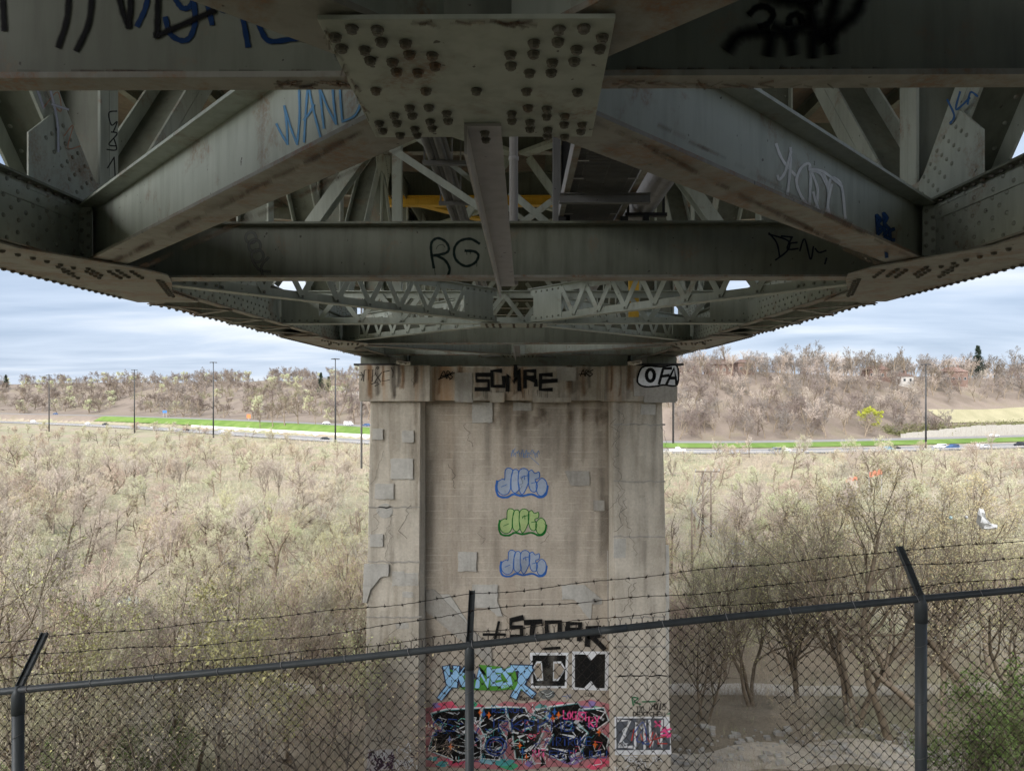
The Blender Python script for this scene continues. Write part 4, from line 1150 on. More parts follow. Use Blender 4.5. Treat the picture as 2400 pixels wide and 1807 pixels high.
for k in range(90):
    x, y = rg.uniform(545, 1590), rg.uniform(945, 1225)
    a = rg.choice((.6, 2.4, 1.2, 2.0, .2)); L = rg.uniform(45, 130)
    dx, dy = L*math.cos(a), L*math.sin(a)
    w = rg.uniform(9, 22)
    T.fill([(x, y), (x + dx, y + dy*.6), (x + dx - w*math.sin(a), y + dy*.6 + w*math.cos(a))], WHT if k % 3 else (.45, .47, .5))
    if k % 2: T.fill([(x + 20, y + 14), (x + dx*.5 + 24, y + dy*.4 + 20), (x + dx*.3, y + dy*.5 + 26)], BLK)
for k in range(8):
    x, y = rg.uniform(560, 1600), rg.uniform(960, 1220); S(T, 2.2, rg.choice((TEAL, (.25,.6,.5))), [(x, y), (x+20, y-16), (x+50, y-10)], curve=True)
for k in range(150):
    x, y = rg.uniform(535, 1600), rg.uniform(935, 1240); a = rg.uniform(0, 3.14); L = rg.uniform(15, 60)
    S(T, rg.uniform(1.0, 3.2), rg.choice((WHT, WHT, WHT, BLK, BLK, BLK, DBL, DBL, TEAL, PNK, (.3,.31,.34))), [(x, y), (x + L*math.cos(a), y + L*math.sin(a)*.7), (x + L*1.3*math.cos(a + .9), y + L*math.sin(a + .9))])
for x, y, c in ((845,960,ORG),(900,975,ORG),(870,970,BLU),(1300,955,BLU),(1325,975,ORG),(1270,980,BLU),(1290,995,ORG),(660,1125,BLU),(668,1168,ORG),(1088,1160,ORG),(1105,1200,BLU),(1128,1235,ORG),(1572,1080,ORG),(1548,1155,ORG)):
    T.fill([(x, y-26), (x+6, y-5), (x+17, y), (x+6, y+6), (x, y+26), (x-6, y+6), (x-17, y), (x-6, y-5)], c)
DB = (.03, .07, .28)
write(T, 'JRKPKMB', 880, 1005, 560, 70, 3.6, DB)
write(T, 'OS', 560, 1000, 160, 75, 3.4, DB)
write(T, 'RJINUM', 920, 935, 190, 26, 2.6, DB)
write(T, 'AIRTROKE', 1240, 1110, 290, 50, 2.8, DB)
write(T, 'ERTUUUU', 1270, 1195, 360, 42, 2.8, DB)
for r in (40, 62): T.ellipse(945, 1165, r, r*.9, 4, DB)
write(T, 'LOCUST', 1355, 950, 150, 48, 4.2, (.85, .10, .30), 0, 2)
write(T, 'RY', 1510, 985, 70, 60, 4.5, (.85, .10, .30))
write(T, 'RIT', 1168, 1188, 80, 40, 4, (.85, .14, .35))
write(T, '22', 545, 1165, 35, 24, 1.6, WHT)
for k in range(14):
    x = rg.uniform(560, 1600); S(T, 1.2, rg.choice((WHT, TEAL, WHT)), [(x, 1225), (x, 1245 + rg.random()*40)])
T.build('painted_mural', PR, 'large black and white wildstyle lettering with pink and teal cloud', scale=2)
T = ptag(YW, Z7, .01)
blob2 = [(1200,840),(1250,820),(1300,835),(1290,870),(1230,878)]
T.fill(blob2, (.16,.19,.20), True, .8)
S(T, 1.6, (.6,.65,.65), [(1225,835),(1255,850),(1290,832)], [(1230,850),(1258,864),(1285,850)], curve=True)
write(T, 'WIRED HID', 1088, 868, 120, 18, 1.6, BLK); write(T, '-N', 1350, 850, 50, 24, 1.5, BLU); write(T, 'SOL', 1486, 840, 60, 24, 1.6, BLK)
T.build('painted_lettering', PR, 'small scrawls above the wildstyle lettering', scale=2)
# right column panel and scrawls
T = ptag(YC, Z7, .008)
T.fill([(1665,985),(2000,985),(2014,1215),(1668,1220)], WHT); T.fill([(1676,996),(1968,996),(1968,1080),(2004,1085),(2004,1188),(1678,1190)], GREYD)
S(T, 7, WHT, [(1690,1010),(1760,1010),(1690,1170),(1770,1170)], [(1790,1180),(1800,1020),(1830,1060),(1850,1010),(1850,1180)], [(1880,1010),(1890,1180),(1920,1080),(1950,1180),(1955,1010)])
S(T, 2.5, (.55,.57,.6), [(1740,1050),(1715,1070),(1735,1100),(1715,1130),(1740,1160)], curve=True)
S(T, 3.2, RED, [(1770,1130),(1785,1060),(1800,1120),(1820,1080),(1840,1140)], [(1850,1090),(1880,1140),(1900,1080)], [(1880,1170),(1920,1090),(1935,1150)], [(1930,1150),(1985,1150)], [(1890,1130),(1990,1100)])
S(T, 3.2, DB, [(1790,1080),(1840,1020),(1860,1130),(1800,1130),(1840,1060)], [(1860,1130),(1840,1150),(1875,1150)], curve=True)
S(T, 5, (.8,.10,.28), [(1915,1015),(1945,1045)], [(1945,1015),(1915,1045)], [(1950,1080),(2008,1060)], [(1950,1100),(2010,1090)], [(1975,1050),(1990,1110)], [(1960,1060),(2005,1105)])
write(T, 'BPT', 1690, 1150, 60, 24, 1.8, WHT)
T.build('painted_panel', PR, 'grey painted panel with white border and red and pink scrawl', scale=2)
T = ptag(YC, Z7, .014)
write(T, 'NOUNS', 1890, 905, 90, 40, 2.2, BLK, .15); write(T, 'TXLJ', 1795, 925, 90, 34, 2.0, BLK, .1); write(T, 'DEXICHEM', 1780, 958, 200, 24, 2.2, BLK)
S(T, 3, (.03,.16,.07), [(1780,915),(1775,870),(1810,875),(1785,895),(1825,910)], [(1835,895),(1915,893)], curve=True)
S(T, 2.5, (.03,.2,.08), [(1990,970),(2004,966)])
for k in range(34):
    x, y = 1680 + rg.random()*280, 1232 + rg.random()*90
    S(T, 2.2, WHT if rg.random() < .45 else BLK, [(x, y), (x + rg.uniform(-25, 25), y + rg.uniform(-18, 18)), (x + rg.uniform(-20, 30), y + rg.uniform(-15, 25))])
write(T, 'WES', 1730, 1228, 80, 32, 3, WHT); write(T, '15', 1895, 1230, 34, 26, 2.8, WHT)
T.build('painted_lettering', PR, 'black and white scrawls on the right column', scale=2)
T = ptag(YC, Z7, .012)
T.fill([(165,1185),(320,1185),(318,1330),(150,1330)], (.62,.60,.62), False, .9)
for k in range(26):
    x, y = 170 + rg.random()*150, 1195 + rg.random()*130
    S(T, 4, rg.choice(((.05,.025,.055), (.09,.05,.09))), [(x, y), (x + rg.uniform(-40, 40), y + rg.uniform(-30, 40)), (x + rg.uniform(-30, 30), y + 30)])
write(T, 'FUX', 190, 1195, 90, 40, 3, WHT)
for k in range(16):
    x, y = 330 + rg.random()*140, 1165 + rg.random()*150
    S(T, 3, rg.choice(((.05,.03,.06), WHT, WHT)), [(x, y), (x + rg.uniform(-30, 30), y + rg.uniform(-30, 30)), (x + rg.uniform(-10, 40), y + 20)], curve=True)
T.ellipse(405, 1265, 24, 38, 2.5, WHT); write(T, '01', 390, 1245, 30, 40, 2.2, WHT)
S(T, 2, (.08,.10,.11), [(215,1110),(240,1150),(250,1100),(280,1145),(300,1090)], [(300,1145),(330,1110),(370,1120)], curve=True)
T.build('painted_lettering', PR, 'dark purple and white scrawls on the left column', scale=2)

# ------------------------------------------------------------------ painted lettering on the steel
Z1 = zoomtr(0, 0, 2.449); Z2 = zoomtr(700, 0, 2.449); Z3 = zoomtr(1400, 0, 2.212)
def stag(pt, n, tr, lift=.0025):
    w0, w1 = fromb(pt), fromb(np.array(pt) + np.array(n))
    return Tag(w0, w1 - w0, tr, lift, .0002)
b1 = (0, 2.753, ZC); nb = (0, -1, 0)
T = stag(b1, nb, Z1)
def SS(T, w, c, *ls, soft=.3, curve=True):
    for l in ls: T.stroke(l, w, c, curve, soft)
KB = (.005, .005, .006)
SS(T, 15, (.007, .03, .10), [(850,-20),(830,60),(790,145)], [(1000,-20),(1020,20),(1050,50),(1090,40),(1115,-20)], [(1112,0),(1118,130),(1090,215),(1040,235),(975,195),(950,110)], [(1215,135),(1195,40),(1188,-20)], [(1190,-20),(1290,65),(1315,-20)], [(1380,20),(1400,140),(1422,262)], [(1465,60),(1500,180),(1550,238),(1680,225),(1790,212)], soft=.15)
SS(T, 19, KB, [(12,-20),(18,80),(22,165)], [(392,-20),(380,120),(335,262)], [(525,-20),(505,140),(440,282)], [(680,-20),(705,80),(735,150)], [(735,150),(745,60),(748,-20)], [(905,-20),(902,80),(898,205)], [(898,205),(1050,140),(1222,65)])
T.build('painted_lettering', B1, 'black and blue spray strokes on the near crossbeam', xf=tob)
T = stag(b1, nb, Z3, .004)
SS(T, 20, KB, [(795,70),(830,38),(880,40),(912,75),(890,120),(850,140)], [(995,120),(1000,90),(1040,75),(1060,110)], soft=.3)
SS(T, 46, KB, [(860,165),(790,170),(730,190),(690,240)], [(940,150),(980,165),(1040,150),(1100,130)], [(1090,20),(1110,80),(1130,150),(1160,190)], [(1235,-10),(1215,80),(1180,170)], [(1370,-10),(1340,70),(1260,140),(1200,190)], [(900,200),(890,260)], [(1000,200),(1010,255)], [(1120,200),(1120,270)], [(1210,190),(1215,250)], [(880,-20),(960,0),(1050,10),(1130,0)], soft=.48)
T.build('painted_lettering', B1, 'soft black spray cloud on the near crossbeam', xf=tob)
for s in (-1, 1):
    a = np.array([s*.13, 2.93, ZC]); b = np.array([s*3.86, 6.72, ZC])
    d = nrm(b - a); n = np.cross(d, (0, 0, 1)); n = n if n[1] < 0 else -n
    pt = a + n*.0075
    if s < 0:
        T = stag(pt, n, Z1)
        BL = (.13, .30, .52)
        SS(T, 6.5, BL, [(1588,715),(1615,770),(1650,828)], [(1650,828),(1645,720),(1632,612)], [(1632,612),(1670,740),(1705,828)], [(1705,828),(1718,680),(1716,500)], [(1745,815),(1752,680),(1765,500)], [(1770,500),(1800,640),(1838,785)], [(1745,690),(1775,650),(1800,605)], [(1858,735),(1845,620),(1832,500)], [(1832,500),(1880,620),(1928,712)], [(1928,712),(1915,600),(1908,500)], [(1965,700),(1955,600),(1950,500)], [(1965,700),(2040,660),(2080,560)], soft=.2)
        T.build('painted_lettering', DIAG[s], 'pale blue tall lettering on the brace', xf=tob)
    else:
        T = stag(pt, n, Z3)
        WH = (.78, .79, .80)
        SS(T, 8, WH, [(928,750),(960,830),(1025,908)], [(1002,770),(1000,880),(985,1012)], [(935,915),(945,932),(975,890),(1003,790)], [(1132,1105),(1065,1030),(1033,945),(1055,875),(1098,850),(1106,920),(1100,1060)], [(1100,870),(1142,980),(1130,1092)], [(1105,885),(1160,905),(1200,1000),(1185,1105),(1150,1090),(1120,1000)], [(1170,892),(1200,990),(1188,1140)], [(1200,1010),(1212,925),(1265,962),(1286,1132)], [(1215,960),(1196,1080),(1245,1198)], [(1100,880),(1170,890),(1265,965)], soft=.15)
        T.build('painted_lettering', DIAG[s], 'white looping lettering on the brace', xf=tob)
        T = stag(pt, n, Z3)
        SS(T, 11, (.02, .07, .22), [(1450,1120),(1455,1210)], [(1450,1120),(1468,1140),(1455,1165),(1478,1185),(1458,1212)], [(1485,1110),(1490,1215)], [(1485,1110),(1502,1130),(1490,1160),(1512,1190),(1490,1218)], [(1535,1190),(1518,1200),(1520,1240),(1536,1245)], [(1475,1250),(1500,1230),(1520,1260),(1490,1280)], [(1495,1275),(1500,1330)], soft=.25)
        T.build('painted_lettering', DIAG[s], 'small dark blue scribble by the brace end', xf=tob)
brg = (0, 7.293, ZC - .01)
T = stag(brg, nb, Z2)
SS(T, 7.5, (.010, .018, .016), [(775,1535),(760,1440),(765,1390),(800,1368),(845,1390),(862,1430),(840,1455),(770,1468)], [(790,1468),(840,1495),(866,1545),(852,1592)], [(1035,1398),(985,1372),(925,1385),(893,1430),(902,1490),(955,1528),(1008,1512),(1032,1470),(1010,1445),(958,1440)], soft=.2)
SS(T, 1.6, (.010, .018, .016), [(778,1535),(786,1590)], [(1024,1500),(1022,1530)], [(965,1445),(965,1462)], [(985,1445),(986,1458)], [(790,1430),(800,1412),(825,1405),(840,1420)])
T.build('painted_lettering', RG, 'dark green-black two letter tag on the crossbeam', xf=tob)
T = stag(brg, nb, Z1)
GF = (.13, .135, .125)
for cx, cy, r in ((1440, 1365, 30), (1462, 1412, 34), (1478, 1470, 34)): T.ellipse(cx, cy, r, r*1.05, 7, GF)
SS(T, 7, GF, [(1450,1500),(1490,1550),(1550,1560)], [(1540,1480),(1500,1530),(1510,1590)])
T.build('painted_lettering', RG, 'faded grey loops on the crossbeam', xf=tob)
T = stag(brg, nb, Z3)
SS(T, 4.5, (.012, .018, .035), [(890,1210),(930,1260),(945,1330)], [(890,1215),(990,1250),(985,1300),(925,1348)], [(955,1225),(1010,1230)], [(1010,1230),(985,1290),(1040,1290)], [(1000,1262),(1035,1258)], [(1050,1300),(1075,1240),(1105,1345),(1120,1280)], [(1130,1290),(1150,1310),(1185,1300)], [(1188,1340),(1180,1368)], soft=.15)
T.build('painted_lettering', RG, 'dark angular scrawl on the crossbeam', xf=tob)
# rust along the near members
rr_ = random.Random(5)
RS = ((.085, .04, .022), (.16, .08, .04), (.05, .03, .02))
T = Tag((0, 2.752, 0), PN, None, .006, .0002)
for x0 in np.arange(1330, 2060, 24): T.stroke([(x0, 168 + rr_.uniform(-6, 3)), (x0 + rr_.uniform(20, 60), 171)], rr_.uniform(8, 24), rr_.choice(RS), True, .48, False, 0, rr_.uniform(.3, .8))
for _ in range(14): x0 = rr_.uniform(20, 700); T.stroke([(x0, 166), (x0 + rr_.uniform(30, 90), 168)], rr_.uniform(5, 10), rr_.choice(RS), True, .48, False, 0, rr_.uniform(.2, .5))
T.build('rust_stain', B1, 'rust above the bottom flange', xf=tob)
T = Tag((0, 0, 1.2005), (0, 0, -1), None, .003, .0001)
for _ in range(46): x0 = rr_.choice((rr_.uniform(1450, 2050), rr_.uniform(640, 800), rr_.uniform(1430, 1700))); T.stroke([(x0, rr_.uniform(190, 208)), (x0 + rr_.uniform(10, 50), rr_.uniform(190, 209))], rr_.uniform(4, 10), rr_.choice(RS), True, .48, False, 0, rr_.uniform(.3, .7))
T.build('rust_stain', B1, 'rust under the bottom flange', xf=tob)
T = Tag((0, 0, 1.170), (0, 0, -1), None, .002, .0001)
for _ in range(26): x0 = rr_.uniform(960, 1230); T.stroke([(x0, rr_.uniform(50, 60)), (x0 + rr_.uniform(10, 40), rr_.uniform(50, 66))], rr_.uniform(6, 16), rr_.choice(RS[:2]), True, .49, False, 0, rr_.uniform(.15, .45))
for _ in range(30):
    t = rr_.random(); x0, y0 = 752 + 128*t, 60 + 255*t; T.stroke([(x0 + rr_.uniform(0, 12), y0), (x0 + rr_.uniform(0, 22), y0 + rr_.uniform(8, 30))], rr_.uniform(4, 12), rr_.choice(RS[:2]), True, .49, False, 0, rr_.uniform(.15, .5))
T.build('rust_stain', GP, 'rust on the plate edges', xf=tob)
for s in (-1, 1):
    T = Tag((0, 0, ZB - .003), (0, 0, -1), None, .003, .0001)
    for _ in range(70):
        t = rr_.random(); e0 = rr_.choice((0, 1))
        if s < 0: x0, y0 = (860 - 620*t, 290 + 325*t) if e0 else (985 - 640*t, 330 + 290*t)
        else: x0, y0 = (1405 + 650*t, 290 + 330*t) if e0 else (1500 + 620*t, 270 + 330*t)
        x0 += rr_.uniform(-8, 8) + (30 if e0 and s < 0 else 0); L = rr_.uniform(8, 60)
        T.stroke([(x0, y0), (x0 + s*L, y0 + L*.47)], rr_.uniform(9, 24), rr_.choice(RS[:2]), True, .49, False, 0, rr_.uniform(.1, .34))
    fl_ = [c for c in DIAG[s].children if c.name.startswith('bottom_flange')][0]
    T.build('rust_stain', DIAG[s], 'rust along the brace edges', xf=tob)
# scrawls on the truss posts
for s, tr, ls, w, c in ((-1, Z1, [[(670,640),(625,650),(640,720),(672,700),(650,760)], [(640,760),(672,770),(625,830),(668,840)], [(615,860),(668,860),(655,800)], [(655,905),(618,965)], [(655,905),(662,1030)]], 4, (.012, .014, .016)),
                        (-1, Z1, [[(215,520),(250,620)], [(290,520),(330,700),(335,870)], [(300,600),(390,630)]], 7, (.42, .44, .52)),
                        (-1, Z1, [[(250,620),(330,530),(350,640),(300,600)], [(370,780),(420,720),(390,850),(460,840)]], 3, (.45, .22, .14)),
                        (1, Z3, [[(1815,520),(1850,600),(1830,640)], [(1880,480),(1860,570),(1930,510)], [(1920,540),(1935,480),(1970,500)]], 6, (.03, .10, .26))):
    T = stag((s*3.872, 7.1, 2), (-s, 0, 0), tr, .012)
    for l in ls: T.stroke(l, w, c, True, .2)
    T.build('painted_lettering', BR, 'scrawl on the truss joint', xf=tob)

# ------------------------------------------------------------------ chain-link fence with barbed wire
FY = 4.72
def rail_z(x): return -1.622 + .1015*(x + .32) + .010*math.sin(x*1.1)
FN = thing('chain_link_fence', (0, FY, -3.6), 'dark chain-link fence with sloping top rail, barbed wire and a cut hole', 'fence')
POSTX = [-6.24, -3.275, -.32, 2.635, 5.6]
for i, x in enumerate(POSTX):
    r = .036 if i != 2 else .029
    z0 = float(zt(x, FY)) - .3; z1 = rail_z(x) - .045
    p = MB().tube([(x, FY, z0), (x, FY, z1)], r, 16).build('post', POSTM, FN, True)
    MB().tube([(x, FY, z1 - .11), (x, FY, z1 + .005), (x, FY, z1 + .03), (x, FY, z1 + .07)], [r + .004, r + .004, r*.95, r*.55], 14).build('post_cap', POSTM, p, True)
    m = MB(); m.beam((x, FY, z1 + .05), (x, FY + .27, z1 + .33), .042, .004, (0, -1, 1)); m.beam((x - .019, FY, z1 + .05), (x - .019, FY + .27, z1 + .33), .004, .03, (0, -1, 1)); m.beam((x + .019, FY, z1 + .05), (x + .019, FY + .27, z1 + .33), .004, .03, (0, -1, 1))
    m.build('barb_arm', POSTM, p)
    for zz_ in (.25, .62, .98):
        MB().tube([(x + (r + .003)*math.cos(k*math.pi/6), FY + (r + .003)*math.sin(k*math.pi/6), z1 - zz_ + .02*math.cos(k*math.pi/6)) for k in range(13)], .0022, 5, False).build('tie_wire', GALVD, p)
xs = np.arange(-6.5, 6.01, .25)
rl = MB().tube([(x, FY - .002, rail_z(x)) for x in xs], .0225, 14).build('top_rail', POSTM, FN, True)
for x in (.62, -4.1): MB().tube([(x - .09, FY - .002, rail_z(x - .09)), (x + .09, FY - .002, rail_z(x + .09))], .0245, 14).build('rail_sleeve', POSTM, rl, True)
# fabric: interlocking zigzag wires
AW, PH = .0362, .0748
def hole_edges(z):      # hole in the fabric, as x between two edges at height z (world)
    py = VY - z / FY * F
    xl = np.interp(py, [1440, 1470, 1500, 1600, 1680, 1760, 1900], [1790, 1690, 1705, 1712, 1668, 1684, 1690])
    xr = np.interp(py, [1440, 1470, 1560, 1650, 1720, 1800, 1900], [1790, 1778, 1800, 1828, 1848, 1862, 1880])
    return wx(xl, FY), wx(xr, FY)
NSEG = 52
def zig(n0, n1, mirror, fn=None):
    pts = []
    for k in range(n0, n1 + 1):
        t = (k % 2) ^ mirror
        for dz_, inn in ((-.006, .0), (.006, .0)):
            pts.append((AW*.5 if t else -AW*.5, (.003 if k % 2 else -.003), -k*PH/2 - dz_*-1))
    return pts
def wire_mesh(pts, r=.0018):
    return MB().tube(pts, r, 4, False).mesh('wire')
ME_A = wire_mesh(zig(0, NSEG, 0)); ME_B = wire_mesh(zig(0, NSEG, 1))
for mm in (ME_A, ME_B): mm.materials.append(WIREM)
x = -3.62; i = 0
while x < 3.55:
    zt0 = rail_z(x) + .052
    zt0 = -1.62 + .1015*(x + .32) + .024
    # snap rows so neighbours interlock on the slope: each wire drops with the rail
    pts = [(x + p[0], FY + .026 + p[1], zt0 + p[2]) for p in (zig(0, NSEG, i % 2))]
    a = [hole_edges(p[2]) for p in pts]
    cut = any(l < p[0] < r for p, (l, r) in zip(pts, a))
    if not cut and not (wx(1680, FY) < x < wx(1960, FY)):
        o = bpy.data.objects.new('wire', ME_A if i % 2 == 0 else ME_B); COL.objects.link(o); o.parent = FN
        o.location = Vector((x, FY + .026, zt0)) - WLOC[FN.name]
    else:
        runs, cur = [], []
        for p, (l, r) in zip(pts, a):
            q = np.array(p)
            # the cut flap on the right is pulled aside and bunched up along its edge
            if p[0] >= r or p[2] > rail_z(p[0]) - .06:
                if p[0] >= r:
                    dd = q[0] - r; pull = max(0, (rail_z(p[0]) - p[2] - .1))
                    q[0] = r + dd - .06*pull*math.exp(-dd/.12) + .015*math.sin(p[2]*40 + i)*math.exp(-dd/.06)
                    q[1] += .05*math.exp(-dd/.1)*pull
                cur.append(q)
            elif p[0] <= l: cur.append(q + [.006*math.sin(p[2]*31)*math.exp(-(l - p[0])/.08), 0, 0])
            else:
                if len(cur) > 2: runs.append(cur)
                cur = []
        if len(cur) > 2: runs.append(cur)
        for rr in runs:
            me = wire_mesh(rr); link('wire', me, WIREM, FN)
    # twisted ends above the rail
    x += AW; i += 1
tips = MB()
x = -3.62 + AW*.5; i = 0
while x < 3.55:
    zt0 = -1.62 + .1015*(x + .32) + .03
    if i % 2 == 0:
        tips.tube([(x, FY + .026, zt0 - .03), (x, FY + .026, zt0 + .012)], .003, 4)
        for q in (-1, 1): tips.tube([(x, FY + .026, zt0 + .012), (x + q*.012, FY + .026, zt0 + .034)], .0017, 4)
    x += AW; i += 1
o = tips.build('wire_tips', WIREM, FN); o['kind'] = 'stuff'
x = -3.2
while x < 3.3:
    z = rail_z(x)
    MB().tube([(x + .012*math.cos(k*math.pi/6 + 1), FY - .002 + .0255*math.cos(k*math.pi/6), z + .0255*math.sin(k*math.pi/6) - (.03 if k == 12 else 0)) for k in range(13)], .0022, 5, False).build('tie_wire', GALV, rl)
    x += .415
# barbed wire
for j, f in enumerate((.93, .58, .22)):
    rg = random.Random(20 + j)
    pts = []
    ph = rg.random()*6
    for x in np.arange(-6.2, 5.61, .04):
        k = min(range(5), key=lambda q: abs(POSTX[q] - x))
        seg = np.interp(x, POSTX, range(5)); u = seg - int(min(seg, 3.999))
        sag = (-.045 if j == 1 else -.03)*4*u*(1 - u) + .012*math.sin(x*2.1 + ph) + .006*math.sin(x*7.3 + ph*2)
        z1 = rail_z(x) - .045 + .05
        pts.append((x, FY + .27*f + .003*math.sin(x*90), z1 + .28*f + .012 + sag + .0018*math.cos(x*90)))
    m = MB().tube(pts, .0026, 5)
    for q in range(3, len(pts) - 2, 3):
        if q % 3 == 0 and (q // 3) % 1 == 0:
            p = np.array(pts[q]); 
            m.tube([p - [.007, 0, 0], p + [.007, 0, 0]], .0055, 5)
            for t in range(4):
                dv = nrm([rg.uniform(-.6, .6), rg.uniform(-1, 1), rg.uniform(-1, 1)])
                m.tube([p, p + dv*.019], [.0022, .0009], 4)
    m.build('barbed_wire', WIREM, FN)

# ------------------------------------------------------------------ vegetation
def perp(d, rng):
    r = rng.normal(size=d.shape)
    r -= (r * d).sum(-1, keepdims=True) * d
    return r / (np.linalg.norm(r, axis=-1, keepdims=True) + 1e-9)
def unit(v): return v / (np.linalg.norm(v, axis=-1, keepdims=True) + 1e-9)
def grow(rng, pos, dir, length, rad, nseg, wob_, up, taper=.35):
    """all branches of one level at once -> points (N,K+1,3), radii (N,K+1)"""
    N = len(pos)
    pts = [pos]; d = dir.copy()
    for k in range(nseg):
        d = unit(d + wob_ * rng.normal(size=(N, 3)) + np.array([0, 0, up]))
        pts.append(pts[-1] + d * (length / nseg)[:, None])
    P_ = np.stack(pts, 1)
    t = np.linspace(0, 1, nseg + 1)
    return P_, rad[:, None] * (1 - (1 - taper) * t)[None, :]
def tubes(Pn, Rn, sides):
    N, K1, _ = Pn.shape
    D = np.empty_like(Pn)
    D[:, 1:-1] = Pn[:, 2:] - Pn[:, :-2] if K1 > 2 else D[:, 1:-1]
    D[:, 0] = Pn[:, 1] - Pn[:, 0]; D[:, -1] = Pn[:, -1] - Pn[:, -2]
    D = unit(D)
    ref = np.where(np.abs(D[:, :1, 2:3]) > .9, np.array([1., 0, 0]), np.array([0, 0, 1.]))
    Xv = unit(np.cross(D, np.broadcast_to(ref, D.shape))); Yv = np.cross(D, Xv)
    a = np.arange(sides) * 2 * np.pi / sides
    V = Pn[:, :, None] + Rn[:, :, None, None] * (np.cos(a)[None, None, :, None] * Xv[:, :, None] + np.sin(a)[None, None, :, None] * Yv[:, :, None])
    base = (np.arange(N) * K1 * sides)[:, None, None]
    k = np.arange(K1 - 1)[None, :, None] * sides; s = np.arange(sides)[None, None, :]; s2 = (s + 1) % sides
    q = np.stack([base + k + s, base + k + s2, base + k + sides + s2, base + k + sides + s], -1).reshape(-1, 4)
    return V.reshape(-1, 3), q
def blades(rng, pos, dir, length, width):
    """thin twigs, one triangle each"""
    s = perp(dir, rng) * (width / 2)[:, None]
    V = np.stack([pos - s, pos + s, pos + dir * length[:, None]], 1).reshape(-1, 3)
    return V, np.arange(len(V)).reshape(-1, 3)
def kids(rng, Pn, Rn, n, t0, t1, ang, lr, length, rr=.55):
    N, K1, _ = Pn.shape
    t = (t0 + (t1 - t0) * (np.arange(n)[None, :] + rng.random((N, n))) / n) * (K1 - 1)
    i = np.minimum(t.astype(int), K1 - 2); f = (t - i)[..., None]
    idx = np.arange(N)[:, None]
    p = Pn[idx, i] * (1 - f) + Pn[idx, i + 1] * f
    d = unit(Pn[idx, i + 1] - Pn[idx, i])
    r = Rn[idx, i] * (1 - f[..., 0]) + Rn[idx, i + 1] * f[..., 0]
    p, d, r = p.reshape(-1, 3), d.reshape(-1, 3), r.reshape(-1)
    a = np.radians(ang * (.7 + .6 * rng.random(len(p))))
    nd = unit(np.cos(a)[:, None] * d + np.sin(a)[:, None] * perp(d, rng))
    tt = np.repeat((t / (K1 - 1)).reshape(-1), 1)
    L = np.repeat(length, n) * lr * (1.15 - .6 * tt) * (.7 + .6 * rng.random(len(p)))
    return p, nd, L, r * rr
class Geo:
    def __init__(s): s.V, s.Q, s.T, s.n = [], [], [], 0
    def add(s, V, q=None, t=None):
        if q is not None: s.Q.append(q + s.n)
        if t is not None: s.T.append(t + s.n)
        s.V.append(V); s.n += len(V)
    def arr(s):
        return np.concatenate(s.V) if s.V else np.zeros((0, 3)), np.concatenate(s.Q) if s.Q else np.zeros((0, 4), int), np.concatenate(s.T) if s.T else np.zeros((0, 3), int)
    def mesh(s, name, mat, smooth=False):
        V, q, t = s.arr()
        me = npmesh(name, V, q, t, smooth); me.materials.append(mat)
        return me
def leafs(rng, pos, size, flat=.5):
    """small two-triangle leaves, random facing"""
    N = len(pos)
    a = unit(rng.normal(size=(N, 3))); b = perp(a, rng)
    s = size * (.6 + .8 * rng.random(N))
    V = np.stack([pos, pos + (a * .5 + b * flat * .5) * s[:, None], pos + a * s[:, None], pos + (a * .5 - b * flat * .5) * s[:, None]], 1).reshape(-1, 3)
    return V, np.arange(N * 4).reshape(-1, 4)
